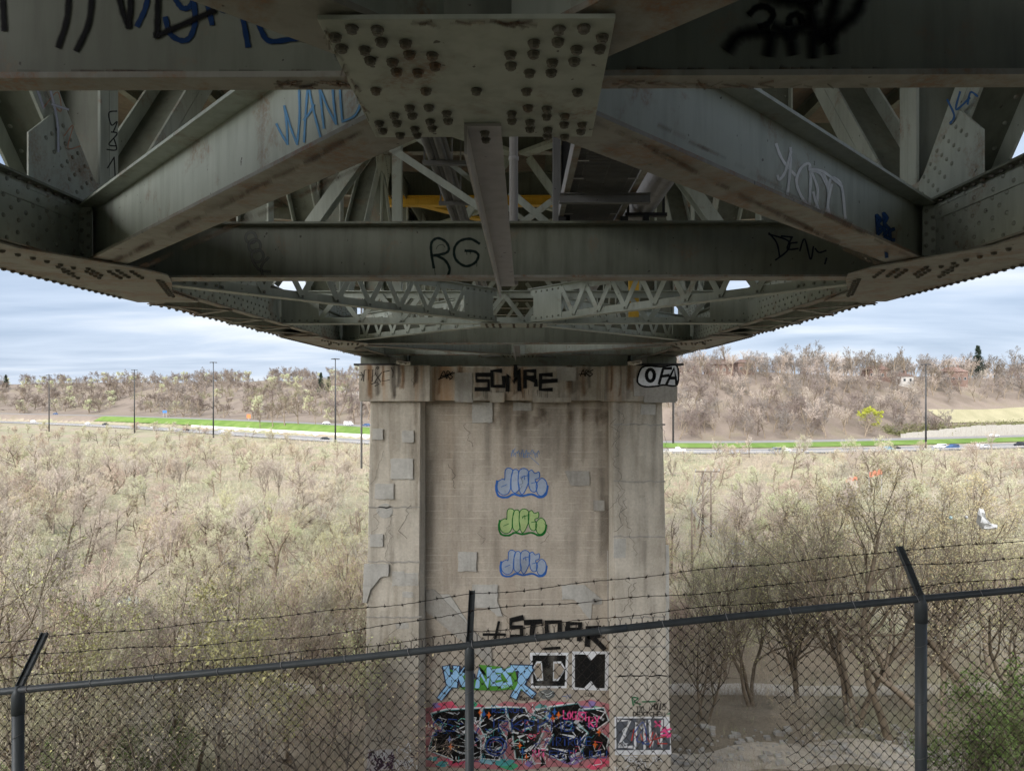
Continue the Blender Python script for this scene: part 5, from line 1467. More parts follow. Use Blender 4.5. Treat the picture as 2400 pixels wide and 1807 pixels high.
def make_tree(seed, H, r0, trunk=.35, nl=6, nb=6, nt_=6, nf=7, a1=48, a2=45, a3=42, up=.10, gnarl=.16, fine_w=.012, leaf=0, leaf_size=.07, stems=1, lean=.1, tube_twigs=True, spread=1.0, fine_len=.5, lite=False):
    """-> wood Geo, crown Geo, leaf Geo"""
    rng = np.random.default_rng(seed)
    wood, crown, lf = Geo(), Geo(), Geo()
    pos = np.zeros((stems, 3)); pos[:, :2] = rng.normal(size=(stems, 2)) * (.12 * H / 8 if stems > 1 else 0)
    d = np.tile(np.array([0, 0, 1.]), (stems, 1)); d[:, :2] += rng.normal(size=(stems, 2)) * (lean if stems == 1 else lean + .25)
    d = unit(d)
    L0 = np.full(stems, H * .62) * (.85 + .3 * rng.random(stems))
    P0, R0 = grow(rng, pos, d, L0, np.full(stems, r0), 7, gnarl * .55, .03, .30)
    wood.add(*tubes(P0, R0, 7))
    p, dd, L, r = kids(rng, P0, R0, nl, trunk, 1.0, a1 * spread, .62, L0, .62)
    P1, R1 = grow(rng, p, dd, L, r, 5, gnarl, up, .3)
    wood.add(*tubes(P1, R1, 5))
    p, dd, L, r = kids(rng, P1, R1, nb, .25, 1.0, a2, .55, L, .6)
    P2, R2 = grow(rng, p, dd, L, r, 4, gnarl * 1.1, up, .35)
    wood.add(*(tubes(P2[:, ::2], R2[:, ::2], 3) if lite else tubes(P2, R2, 4)))
    p, dd, L, r = kids(rng, P2, R2, nt_, .15, 1.0, a3, .55, L, .6)
    P3, R3 = grow(rng, p, dd, L, np.maximum(r, fine_w * .6), 2, gnarl, up, .4)
    if lite:
        for q_ in range(2):
            V, t = blades(rng, P3[:, q_], unit(P3[:, q_ + 1] - P3[:, q_]), np.linalg.norm(P3[:, q_ + 1] - P3[:, q_], axis=1) * 1.1, R3[:, q_] * 2.2)
            crown.add(V, t=t)
    else: crown.add(*tubes(P3, R3, 3))
    p, dd, L, r = kids(rng, P3, R3, nf, .1, 1.0, 40, fine_len * 1.3, np.maximum(L, .35), .6)
    dd = unit(dd + np.array([0, 0, up]))
    if tube_twigs:
        V, t = blades(rng, p, dd, L, np.full(len(p), fine_w))
        crown.add(V, t=t)
        p2 = p + dd * (L * .55)[:, None]
        d2 = unit(dd + .7 * rng.normal(size=dd.shape))
        V, t = blades(rng, p2, d2, L * .6, np.full(len(p), fine_w * .8)); crown.add(V, t=t)
    else:
        V, t = blades(rng, p, dd, L, np.full(len(p), fine_w)); crown.add(V, t=t)
    if leaf:
        k = rng.integers(0, len(p), leaf)
        q = p[k] + dd[k] * (L[k] * (.3 + .8 * rng.random(leaf)))[:, None] + .05 * rng.normal(size=(leaf, 3))
        lf.add(*leafs(rng, q, leaf_size))
    return wood, crown, lf
KINDS = {}
def kind(key, name, bark, twig, leafm, **kw):
    w, c, l = make_tree(**kw)
    ms = [('trunk', w.mesh('trunk', bark, True)), ('crown', c.mesh('crown', twig))]
    if l.n: ms.append(('foliage', l.mesh('foliage', leafm)))
    V = np.concatenate([w.arr()[0], c.arr()[0]])
    KINDS[key] = (name, ms, (w, c, l))
def plant(key, x, y, sc, label, cat, group, rz=None, z=None, dz=-.05, lean=0.0):
    name, ms, _ = KINDS[key]
    zz_ = float(zt(x, y)) if z is None else z
    o = thing(name, (x, y, zz_ + dz), label, cat, group)
    o.rotation_euler = (random.uniform(-lean, lean), random.uniform(-lean, lean), random.uniform(0, 6.28) if rz is None else rz)
    if hasattr(sc, '__len__'): o.scale = sc
    else: o.scale = (sc * random.uniform(.9, 1.12), sc * random.uniform(.9, 1.12), sc)
    for nm, me in ms:
        c = bpy.data.objects.new(nm, me); COL.objects.link(c); c.parent = o
    return o
# valley trees, about 8 m
kind('v_bare1', 'bare_tree', BARK_D, TW_GREY, LF_TAN, seed=1, H=9, r0=.17, trunk=.3, nl=7, nb=6, nt_=6, nf=6, fine_w=.020, gnarl=.22)
kind('v_bare2', 'bare_tree', BARK, TW_BEIGE, LF_TAN, seed=2, H=8, r0=.15, trunk=.2, nl=8, nb=6, nt_=6, nf=6, fine_w=.020, gnarl=.2, stems=2)
kind('v_bare3', 'bare_tree', BARK_L, TW_GREY, LF_TAN, seed=3, H=10, r0=.16, trunk=.35, nl=8, nb=6, nt_=5, nf=6, fine_w=.020, gnarl=.14, up=.16, a1=38)
kind('v_bud1', 'budding_tree', BARK, TW_BEIGE, LF_YG, seed=4, H=8, r0=.14, trunk=.2, nl=8, nb=6, nt_=6, nf=6, fine_w=.018, leaf=4200, leaf_size=.065, stems=2)
kind('v_bud2', 'budding_tree', BARK, TW_BEIGE, LF_PALE, seed=5, H=8.5, r0=.17, trunk=.25, nl=8, nb=7, nt_=6, nf=6, fine_w=.018, leaf=4200, leaf_size=.065, gnarl=.25)
kind('v_bud3', 'budding_tree', BARK_L, TW_BEIGE, LF_TAN, seed=6, H=7.5, r0=.12, trunk=.15, nl=9, nb=6, nt_=6, nf=6, fine_w=.018, leaf=3800, leaf_size=.06, stems=3)
kind('v_willow', 'willow_tree', BARK, TW_BEIGE, LF_PALE, seed=7, H=11, r0=.28, trunk=.2, nl=9, nb=7, nt_=7, nf=6, fine_w=.018, leaf=13000, leaf_size=.085, a1=60, gnarl=.22, up=.02)
kind('v_dead', 'dead_tree', BARK_L, BARK_L, LF_TAN, seed=8, H=13, r0=.22, trunk=.25, nl=7, nb=5, nt_=3, nf=2, fine_w=.03, gnarl=.2, stems=2, up=.12, tube_twigs=False)
kind('s_shrub1', 'bare_shrub', BARK_L, TW_BEIGE, LF_TAN, seed=9, H=3.6, r0=.05, trunk=.05, nl=7, nb=5, nt_=5, nf=5, fine_w=.014, stems=5, a1=40)
kind('s_shrub2', 'budding_shrub', BARK, TW_BEIGE, LF_YG, seed=10, H=3.4, r0=.05, trunk=.05, nl=7, nb=5, nt_=5, nf=5, fine_w=.014, stems=5, leaf=2400, leaf_size=.055)
kind('s_shrub3', 'bare_shrub', BARK, TW_MAUVE, LF_YG, seed=12, H=3.8, r0=.05, trunk=.05, nl=7, nb=5, nt_=5, nf=5, fine_w=.014, stems=6, a1=52)
kind('f_sap1', 'sapling', BARK_L, TW_BEIGE, LF_YG, seed=13, H=6.5, r0=.05, trunk=.25, nl=9, nb=5, nt_=4, nf=4, fine_w=.007, gnarl=.12, up=.14, a1=40, leaf=1700, leaf_size=.075)
kind('f_sap2', 'sapling', BARK, TW_GREY, LF_YG, seed=14, H=7, r0=.06, trunk=.2, nl=10, nb=6, nt_=4, nf=4, fine_w=.007, gnarl=.14, up=.12, stems=3, leaf=1100, leaf_size=.065)
kind('f_sap3', 'sapling', BARK_L, TW_BEIGE, LF_TAN, seed=15, H=5.5, r0=.04, trunk=.15, nl=9, nb=6, nt_=5, nf=4, fine_w=.006, gnarl=.15, up=.10, stems=3, leaf=1000, leaf_size=.06)
kind('f_bush', 'green_bush', BARK, BARK, LF_GREEN, seed=16, H=3.2, r0=.03, trunk=.1, nl=7, nb=5, nt_=4, nf=4, fine_w=.006, stems=5, leaf=4600, leaf_size=.065)
kind('f_tree1', 'budding_tree', BARK, BARK_L, LF_TAN, seed=21, H=10.5, r0=.13, trunk=.38, nl=8, nb=6, nt_=5, nf=4, fine_w=.009, gnarl=.24, up=.13, leaf=5200, leaf_size=.06, a1=42)
kind('f_tree2', 'budding_tree', BARK, BARK_L, LF_TAN, seed=22, H=10.5, r0=.12, trunk=.28, nl=8, nb=6, nt_=5, nf=4, fine_w=.009, gnarl=.26, up=.13, leaf=5200, leaf_size=.06, stems=2, a1=40)
kind('f_tree3', 'budding_tree', BARK, BARK_L, LF_YG, seed=23, H=9.5, r0=.10, trunk=.25, nl=8, nb=6, nt_=5, nf=4, fine_w=.009, gnarl=.2, up=.15, leaf=4600, leaf_size=.058, stems=3, a1=38)
# hillside trees (one mesh each: trunk and crown too small to tell apart)
HILL = {}
def hillkind(key, twig, leafm=None, **kw):
    w, c, l = make_tree(tube_twigs=False, lite=True, **kw)
    HILL[key] = (w, c, l, twig, leafm)
def joinmesh(key, bark):
    w, c, l, twig, leafm = HILL[key]
    g = Geo()
    for i, q in enumerate((w, c, l)):
        V, Q, T_ = q.arr()
        if len(V): g.add(V, Q, T_)
    V, Q, T_ = g.arr()
    me = npmesh('hill_tree', V, Q, T_)
    me.materials.append(bark); me.materials.append(twig)
    if leafm: me.materials.append(leafm)
    qi = np.concatenate([np.full(len(q.arr()[1]), i) for i, q in enumerate((w, c, l))]); ti = np.concatenate([np.full(len(q.arr()[2]), i) for i, q in enumerate((w, c, l))])
    me.polygons.foreach_set('material_index', np.concatenate([qi, ti]).astype(np.int32))
    me.update()
    return me
hk = dict(nl=8, nb=6, nt_=5, nf=5, r0=.2)
hillkind('a', TW_MAUVE, seed=31, H=11, fine_w=.085, gnarl=.16, up=.12, trunk=.25, **hk)
hillkind('b', TW_MAUVE, seed=32, H=10, fine_w=.085, gnarl=.2, up=.08, trunk=.2, a1=55, **hk)
hillkind('c', TW_GREY, seed=33, H=12, fine_w=.05, gnarl=.16, up=.14, trunk=.3, a1=38, **hk)
hillkind('d', TW_HILL_L, seed=34, H=10, fine_w=.095, gnarl=.18, up=.08, trunk=.15, a1=58, **hk)
hillkind('e', TW_HILL_L, seed=35, H=9, fine_w=.095, gnarl=.2, up=.06, trunk=.12, a1=62, stems=2, **dict(hk, nl=4))
hillkind('f', TW_BEIGE, LF_PALE, seed=36, H=8, fine_w=.06, gnarl=.2, up=.06, trunk=.12, a1=58, leaf=700, leaf_size=.35, **hk)
hillkind('g', BARK_D, seed=37, H=18, fine_w=.08, gnarl=.17, up=.10, trunk=.3, a1=46, nl=8, nb=6, nt_=5, nf=4, r0=.32)
hillkind('h', BARK_D, seed=38, H=17, fine_w=.08, gnarl=.14, up=.16, trunk=.35, a1=40, nl=8, nb=6, nt_=5, nf=4, r0=.30)
hillkind('y', BARK, LF_BRIGHT, seed=39, H=13, fine_w=.05, gnarl=.18, up=.06, trunk=.2, a1=56, leaf=4200, leaf_size=.42, nl=8, nb=6, nt_=4, nf=3, r0=.25)
HM = {k: joinmesh(k, BARK) for k in HILL}
def hill_tree(key, x, y, sc, label, group, name='hill_tree', cat='tree', z=None):
    o = bpy.data.objects.new(name, HM[key]); COL.objects.link(o)
    o.location = (x, y, (float(zt(x, y)) if z is None else z) - .2)
    o.rotation_euler = (0, 0, random.uniform(0, 6.28)); o.scale = (sc * random.uniform(.9, 1.15), sc * random.uniform(.9, 1.15), sc)
    return tag(o, label, cat, group)
def pxx(px, d): return (px - VX) / F * d
def hpos(px, s):
    lo, hi = 100., 1100.
    for _ in range(26):
        m = (lo + hi)/2
        if float(sdist(pxx(px, m), m)) < s: lo = m
        else: hi = m
    x = pxx(px, lo); return x, lo, math.atan(float(np.interp(x, _gx, _gs)))
rnd = random.Random(5)
random.seed(5)
def scatter(n, px0, px1, s0, s1, mind, dmax=900, tries=40):
    out = []
    for _ in range(n * tries):
        if len(out) >= n: break
        px = rnd.uniform(px0, px1); s = rnd.uniform(s0, s1)
        # walk along the ray until the offset from the highway is s
        lo, hi = 150.0, 1100.0
        for _ in range(22):
            m = (lo + hi) / 2
            if float(sdist(pxx(px, m), m)) < s: lo = m
            else: hi = m
        y = (lo + hi) / 2; x = pxx(px, y)
        if y > dmax: continue
        if all((x - a) ** 2 + (y - b) ** 2 > mind * mind for a, b in out): out.append((x, y))
    return out
# right hill: individuals first, then the wood behind as one mass
RT = scatter(260, 1585, 2440, 42, 118, 4.2)
RT = [p for p in RT if not (p[0] > 205 and 40 < sdist(*p) < 76)]
RT.sort(key=lambda p: sdist(*p))
for i, (x, y) in enumerate(RT[:140]):
    hill_tree(rnd.choice('aabbc'), x, y, rnd.uniform(.95, 1.5), 'bare pinkish-brown tree on the steep slope above the highway', 'bare trees on the steep slope')
def mass(name, pts, keys, lo, hi, label, cat):
    """far wood as one object"""
    groups = {}
    for k in set(keys):
        groups[k] = HILL[k]
    g = {}
    for (x, y) in pts:
        k = rnd.choice(keys); w, c, l, twig, leafm = HILL[k]
        sc = rnd.uniform(lo, hi); a = rnd.uniform(0, 6.28); ca, sa = math.cos(a), math.sin(a)
        z = float(zt(x, y)) - .2
        for i, (q, mt) in enumerate(((w, BARK), (c, twig), (l, leafm))):
            V, Q, T_ = q.arr()
            if not len(V) or mt is None: continue
            if i == 0: V, Q = V, Q
            V2 = np.stack([(V[:, 0]*ca - V[:, 1]*sa)*sc + x, (V[:, 0]*sa + V[:, 1]*ca)*sc + y, V[:, 2]*sc + z], -1)
            g.setdefault(mt.name, (mt, Geo()))[1].add(V2, Q, T_)
    V, Q, T_, mi_q, mi_t, mats = [], [], [], [], [], []
    tot = Geo()
    for mi, (nm, (mt, ge)) in enumerate(g.items()):
        v, q, t = ge.arr(); tot.add(v, q, t); mats.append(mt)
        mi_q.append(np.full(len(q), mi)); mi_t.append(np.full(len(t), mi))
    v, q, t = tot.arr()
    me = npmesh(name, v, q, t)
    o = link(name, me, None, mats=mats)
    me.polygons.foreach_set('material_index', np.concatenate(mi_q + mi_t).astype(np.int32)); me.update()
    return tag(o, label, cat, kind='stuff')
mass('woodland', RT[140:] + [p for p in scatter(185, 1560, 2460, 46, 240, 3.8) if not (p[0] > 205 and 40 < sdist(*p) < 76)], 'aabc', 1.0, 1.5, 'bare woodland thickening up the right hillside', 'woodland')
# large trees on the crest
CREST = [(1700, 17, 'h'), (1640, 13, 'g'), (1745, 14, 'h'), (1882, 19, 'g'), (1915, 17, 'h'), (1945, 15, 'g'), (1998, 18, 'h'), (2030, 19, 'g'), (2062, 18, 'h'), (2095, 21, 'g'), (2120, 19, 'h'), (2185, 15, 'g'), (2230, 16, 'h'), (2265, 17, 'g'), (2330, 20, 'g'), (2370, 18, 'h'), (2400, 17, 'g'), (1590, 12, 'h'), (1800, 14, 'g'), (1835, 14, 'h')]
for px, H, k in CREST:
    s = rnd.uniform(88, 110); lo, hi = 150., 900.
    for _ in range(22):
        m = (lo + hi)/2
        if float(sdist(pxx(px, m), m)) < s: lo = m
        else: hi = m
    y = lo; x = pxx(px, y)
    hill_tree(k, x, y, (H + 5) / 17.5, 'tall spreading bare tree standing along the hilltop skyline', 'tall bare trees on the hilltop')
hill_tree('y', pxx(2042, 334), 334, 1.15, 'yellow-green leafing tree on the upper slope among bare trees', None)
# left hill
LT = scatter(270, -60, 870, 42, 175, 5.6)
LT.sort(key=lambda p: sdist(*p) + .1*p[1])
for i, (x, y) in enumerate(LT[:125]):
    k = rnd.choice('dddeeebf') if x < -120 else rnd.choice('aabbcdf')
    hill_tree(k, x, y, rnd.uniform(1.25, 1.9), 'pale green budding tree on the wooded hill past the grass bank' if k == 'f' else ('broad brown bare tree on the wooded hill past the grass bank' if k in 'de' else 'slim pinkish bare tree on the wooded hill past the grass bank'),
              'budding trees on the far hill' if k == 'f' else ('broad bare trees on the far hill' if k in 'de' else 'slim bare trees on the far hill'))
mass('woodland', LT[125:] + scatter(135, -120, 900, 60, 420, 6.0, 1050), 'ddeeef', 1.25, 1.9, 'brown and olive woodland covering the far left hill', 'woodland')
for px, d, H, k in ((640, 395, 19, 'h'), (668, 390, 21, 'g'), (700, 385, 20, 'g'), (610, 400, 15, 'g'), (740, 380, 13, 'h')):
    hill_tree(k, pxx(px, d), d, H / 17.5, 'tall spreading bare tree rising from the hill behind the tall lamp masts', 'tall bare trees behind the masts')
hillkind('p', TW_BEIGE, LF_PALE, seed=41, H=8, fine_w=.045, gnarl=.2, up=.06, trunk=.12, a1=55, leaf=600, leaf_size=.14, **hk)
hillkind('q', TW_BEIGE, LF_YG, seed=42, H=7, fine_w=.045, gnarl=.2, up=.06, trunk=.1, a1=58, leaf=450, leaf_size=.14, stems=2, **dict(hk, nl=3))
hillkind('r', TW_GREY, seed=43, H=8.5, fine_w=.045, gnarl=.2, up=.08, trunk=.15, a1=50, **hk)
# conifers
def conifer(seed, H):
    rng = np.random.default_rng(seed); w, n_ = Geo(), Geo()
    P0 = np.array([[[0, 0, 0], [0, 0, H*.5], [0, 0, H]]]); w.add(*tubes(P0, np.array([[.22, .13, .02]]), 6))
    N = 260
    t = rng.random(N)**.8; z = H*(.08 + .9*t); L = (1 - t)**.85*H*.24*(.6 + .6*rng.random(N)) + .2
    a = rng.random(N)*6.283; d = np.stack([np.cos(a), np.sin(a), -.12 - .25*rng.random(N)], -1); d = unit(d)
    p = np.stack([np.zeros(N), np.zeros(N), z], -1)
    m = 16
    pp = np.repeat(p, m, 0) + np.repeat(d*L[:, None], m, 0)*rng.random((N*m, 1)); dd = unit(np.repeat(d, m, 0) + .7*rng.normal(size=(N*m, 3)))
    V, t_ = blades(rng, pp, dd, np.full(N*m, .75), np.full(N*m, .22)); n_.add(V, t=t_)
    return w.mesh('trunk', BARK), n_.mesh('crown', NEEDLE)
CONI = [conifer(51, 14), conifer(52, 12)]
for px, d, H, lab in ((14, hpos(14, 140)[1], 15, 'dark spruce standing alone on the far left hilltop'), (752, hpos(752, 118)[1], 15, 'taller dark spruce by the pale house above the highway'), (770, hpos(770, 122)[1], 13, 'shorter dark spruce by the pale house above the highway'), (2292, hpos(2292, 112)[1], 19, 'dark pointed spruce on the hilltop among bare trees')):
    x = pxx(px, d); o = thing('spruce_tree', (x, d, float(zt(x, d)) - .2), lab, 'tree')
    o.scale = (H/13, H/13, H/13); o.rotation_euler[2] = px
    for nm, me in zip(('trunk', 'crown'), CONI[0 if H > 14 else 1]):
        c = bpy.data.objects.new(nm, me); COL.objects.link(c); c.parent = o

# valley floor: individuals
VL = {'v_bare1': ('grey bare tree with twisting limbs in the valley scrub', 'twisted bare trees in the valley'), 'v_bare2': ('beige twin-stemmed bare tree in the valley scrub', 'twin-stemmed bare trees in the valley'), 'v_bare3': ('tall upright bare tree in the valley scrub', 'upright bare trees in the valley'),
      'v_bud1': ('tree hazed with yellow-green buds in the valley', 'yellow-green budding trees in the valley'), 'v_bud2': ('round tree hazed with pale green buds in the valley', 'pale green budding trees in the valley'), 'v_bud3': ('low many-stemmed tree with tan buds in the valley', 'tan budding trees in the valley'), 'v_willow': ('wide pale green willow spreading over the valley floor', 'willows in the valley'),
      's_shrub1': ('beige bare shrub in the valley thicket', 'beige shrubs in the valley'), 's_shrub2': ('shrub with yellow-green buds in the valley thicket', 'budding shrubs in the valley'), 's_shrub3': ('reddish bare shrub in the valley thicket', 'reddish shrubs in the valley')}
def vplant(k, x, y, sc, **kw): return plant(k, x, y, sc, VL[k][0], 'shrub' if k[0] == 's' else 'tree', VL[k][1], **kw)
pts = []
def vscatter(n, d0, d1, mind, pxr=(-80, 2480), power=1.0):
    c = 0
    for _ in range(n*60):
        if c >= n: break
        d = d0 + (d1 - d0)*rnd.random()**power
        x = pxx(rnd.uniform(*pxr), d)
        if abs(x) < 6.2 and d < 30: continue
        if sdist(x, d) > -15: continue
        if -75 < x < -9 and 53 < d < 67: continue
        if 32 < d < 36.5: continue
        if -60 < x < -8 and 49 < d < 53: continue
        if all((x - a)**2 + (d - b)**2 > (mind*(.6 + d/120))**2 for a, b in pts):
            pts.append((x, d)); c += 1; yield x, d
for x, d in list(vscatter(72, 28, 62, 2.0, (-80, 1250))) + list(vscatter(20, 38, 62, 2.6, (1500, 2480))):
    k = rnd.choice(['v_bud1', 'v_bud3', 's_shrub1', 's_shrub2', 's_shrub3', 's_shrub1', 'v_bare2', 'v_bud2'])
    vplant(k, x, d, rnd.uniform(.65, 1.0) if k[0] == 'v' else rnd.uniform(.8, 1.25))
for x, d in vscatter(120, 62, 120, 2.0):
    k = rnd.choice(['v_bud1', 'v_bud2', 'v_bare1', 'v_bud3', 'v_bare1', 'v_bare2', 'v_bare2', 's_shrub3', 'v_bare3'])
    vplant(k, x, d, rnd.uniform(.75, 1.15))
for x, d in vscatter(150, 120, 260, 2.0):
    k = rnd.choice(['v_bud1', 'v_bud2', 'v_bud3', 'v_bare1', 'v_bare2', 'v_bare2', 'v_bare3', 'v_bud2'])
    vplant(k, x, d, rnd.uniform(.8, 1.25))
for x, d in vscatter(100, 230, 480, 1.4, (-80, 700)):
    k = rnd.choice(['v_bud1', 'v_bud3', 'v_bare1', 'v_bare2', 'v_bud2'])
    vplant(k, x, d, rnd.uniform(.7, 1.1))
mass('thicket', list(vscatter(105, 90, 300, 1.6)), 'ppqr', .7, 1.15, 'dense thicket of budding scrub filling the valley floor', 'thicket')
# particular trees of the photograph
for k, px, d, sc in (('v_bare1', 205, 82, 1.0), ('v_bare1', 80, 70, 1.0), ('v_bare3', 300, 150, 1.25), ('v_bare3', 335, 150, 1.2), ('v_bare3', 620, 135, 1.3), ('v_bare3', 655, 138, 1.25), ('v_bare1', 690, 128, 1.25), ('v_bare1', 310, 62, .9), ('v_bare1', 590, 80, 1.1),
                     ('v_bare1', 2045, 160, 1.3), ('v_bare3', 2000, 165, 1.25), ('v_bare1', 1900, 105, 1.1)):
    x = pxx(px, d); plant(k, x, d, sc, 'large dark-limbed bare tree standing above the valley scrub', 'tree', 'large bare trees above the scrub')
for _ in range(26):
    d = rnd.uniform(60, 190); px = rnd.choice((rnd.uniform(-40, 800), rnd.uniform(-40, 800), rnd.uniform(1600, 2420)))
    if 52 < d < 68: d += 20
    plant(rnd.choice(('v_bare1', 'v_bare1', 'v_bare3')), pxx(px, d), d, rnd.uniform(1.0, 1.45), 'large dark-limbed bare tree standing above the valley scrub', 'tree', 'large bare trees above the scrub')
for px, d, sc in ((1830, 95, 1.15), (1960, 120, 1.1), (520, 90, .95), (40, 210, 1.2), (900, 100, .9), (640, 75, .9)):
    vplant('v_willow', pxx(px, d), d, sc)
plant('v_dead', pxx(140, 130), 130, (1.2, 1.2, 1.2), 'pale dead tree with long bare limbs above the left scrub', 'tree', None, lean=.1)
plant('v_dead', pxx(170, 140), 140, (.9, .9, 1.1), 'smaller pale dead tree beside the larger dead one', 'tree', None, lean=.2)
# foreground: behind the fence
FT = {2085: 'leaning single-trunk budding tree just beside the right fence post', 2195: 'forked budding tree standing directly behind the right fence post', 1990: 'slender many-stemmed budding tree between the fence hole and right post', 2330: 'forked budding tree rising out of the green bush', 1880: 'slender many-stemmed budding tree behind the cut edge of the fence',
      2420: 'many-stemmed budding tree beyond the green bush at the fence end', 2260: 'single-trunk budding tree holding the white plastic sheet area', 1760: 'many-stemmed budding tree seen through the hole in the fence'}
for k, px, d, sc, rz in (('f_tree1', 2085, 25, 1.12, .4), ('f_tree2', 2195, 25.5, 1.18, 2.0), ('f_tree3', 1990, 26.5, 1.1, 1.1), ('f_tree2', 2330, 26, 1.2, 4.0), ('f_tree3', 1880, 29, .95, 3.1), ('f_tree3', 2420, 24, 1.0, 5.2), ('f_tree1', 2260, 30, 1.05, 5.9), ('f_tree3', 1760, 29.5, .95, 2.6)):
    plant(k, pxx(px, d), d, sc, FT[px], 'tree', 'budding trees behind the fence', rz=rz)
for k, px, d, sc in (('f_tree3', 1700, 37, 1.05), ('f_tree2', 1835, 38, 1.1), ('f_tree1', 1960, 40, 1.15), ('f_tree2', 2090, 37.5, 1.15), ('f_tree3', 2200, 40, 1.2), ('f_tree1', 2320, 38, 1.2), ('f_tree2', 2420, 41, 1.2)):
    plant(k, pxx(px, d), d, sc, 'golden budding tree beyond the track behind the fence trees', 'tree', 'budding trees beyond the track')
plant('f_tree1', pxx(525, 24.5), 24.5, .72, 'dark-stemmed budding tree behind the fence, between pier and corner post', 'tree', None, rz=1.5)
for k, px, d, sc in (('f_sap1', 505, 17, 1.15), ('f_sap1', 150, 15, .95), ('f_sap2', 60, 17, 1.15), ('f_sap2', 260, 19, 1.1), ('f_sap3', 350, 16, 1.0), ('f_sap1', 620, 19, 1.05), ('f_sap3', 720, 18.5, 1.0), ('f_sap2', 420, 21, 1.15), ('f_sap3', 90, 13, 1.0), ('f_sap1', 800, 19.5, .95), ('f_sap2', -40, 14, 1.1), ('f_sap3', 560, 15, .9), ('f_sap1', 300, 23, 1.1), ('f_sap3', 190, 20, 1.1), ('f_sap2', 680, 23, 1.0)):
    plant(k, pxx(px, d), d, sc, {'f_sap1': 'thin straight sapling with yellow buds on the slope left of the pier', 'f_sap2': 'grey multi-stemmed sapling on the slope left of the pier', 'f_sap3': 'low beige sapling clump on the slope left of the pier'}[k], 'sapling', {'f_sap1': 'straight saplings on the slope', 'f_sap2': 'multi-stemmed saplings on the slope', 'f_sap3': 'low sapling clumps on the slope'}[k])
for k, px, d, sc in (('f_sap2', 1640, 27, .8), ('f_sap3', 1880, 24.5, .6), ('f_sap3', 2270, 22.5, .7)):
    plant(k, pxx(px, d), d, sc, {'f_sap2': 'grey multi-stemmed sapling on the ground right of the pier', 'f_sap3': 'low beige sapling clump on the ground right of the pier'}[k], 'sapling', {'f_sap2': 'multi-stemmed saplings right of the pier', 'f_sap3': 'low sapling clumps right of the pier'}[k])
for px, d, sc, lb in ((2330, 18, 1.2, 'large fresh green bush at the foot of the forked tree behind the fence'), (2400, 17, 1.25, 'fresh green bush at the fence end beyond the right post'), (2260, 18.5, .75, 'small green bush hugging the right fence post')):
    plant('f_bush', pxx(px, d), d, sc, lb, 'bush', 'green bushes behind the fence')
for px, d, sc in ((330, 20, .9), (400, 22, .8), (100, 18, .7)):
    plant('f_bush', pxx(px, d), d, sc, 'small green leafy bush among saplings left of the pier', 'bush', 'green bushes left of the pier')

# low growth: dry brush on the slope and the valley floor, one mass each
def brush(name, n, region, h, w, mat, label, seed, wd=.004, cat='undergrowth', dens=None):
    rng = np.random.default_rng(seed)
    d = region[0] + (region[1] - region[0])*rng.random(n)**region[2]
    x = (rng.uniform(-90, 2490, n) - VX)/F*d
    keep = ~((np.abs(x) < 5.6) & (d > 19.5) & (d < 25))
    if region[1] < 60:
        keep &= ~((x > 4.2) & (x < 14) & (d > 22.6) & (d < 24.5) & (rng.random(n) < .7)) & ~((d > 33) & (d < 35.6))
    else: keep &= (sdist(x, d) < -13) & ~((x > -75) & (x < -9) & (d > 56) & (d < 65))
    cl = wob(x, d, 2.2, 3) + wob(x, d, .7, 5)*.6
    keep &= cl + rng.normal(size=n)*.8 > -.5
    x, d = x[keep], d[keep]; N = len(x)
    p = np.stack([x, d, zt(x, d) - .02], -1)
    dv = unit(np.stack([rng.normal(size=N)*.45, rng.normal(size=N)*.45, np.ones(N)], -1))
    L = h*(.4 + .9*rng.random(N))*(1 + .3*wob(x, d, 3, 2))
    g = Geo()
    V, t = blades(rng, p, dv, L, np.full(N, w) * np.maximum(1, d/30)); g.add(V, t=t)
    for f in (.35, .6):
        d2 = unit(dv + .8*rng.normal(size=dv.shape)); V, t = blades(rng, p + dv*(L*f)[:, None], d2, L*.55, np.full(N, w*.75)*np.maximum(1, d/30)); g.add(V, t=t)
    return tag(link(name, g.mesh(name, mat), None), label, cat, kind='stuff')
brush('dry_brush', 60000, (6, 50, .8), .75, .009, SCRUBM, 'tangled dry brush covering the slope below the fence', 61)
brush('valley_scrub', 105000, (45, 330, 1.0), 1.5, .016, SCRUBM, 'dry beige scrub covering the valley floor', 62)
brush('dry_thicket', 24000, (26.5, 47, .9), 1.5, .010, SCRUBM, 'knee-high dry thicket around the track', 64)
brush('spring_grass', 22000, (20, 120, 1.2), .35, .012, LF_PALE, 'thin spring grass between the shrubs', 63)
# olive shrubs above the barrier on the right
g = Geo(); rng = np.random.default_rng(70)
for k in range(150):
    xx = rng.uniform(190, 330); s = rng.uniform(41, 56); sl_ = float(np.interp(xx, _gx, _gs)); c = 1/math.sqrt(1 + sl_*sl_)
    x, y = xx - sl_*c*s, float(hwy(xx)) + c*s
    z = float(zt(x, y)); n = 170
    q = rng.normal(size=(n, 3))*[1.7, 1.7, .9] + [x, y, z + 1.1]; q[:, 2] = np.maximum(q[:, 2], z)
    g.add(*leafs(rng, q, .7))
tag(link('shrub_bank', g.mesh('shrub_bank', OLIVE), None), 'bank of olive green shrubs below the pale field', 'shrubs', kind='stuff')

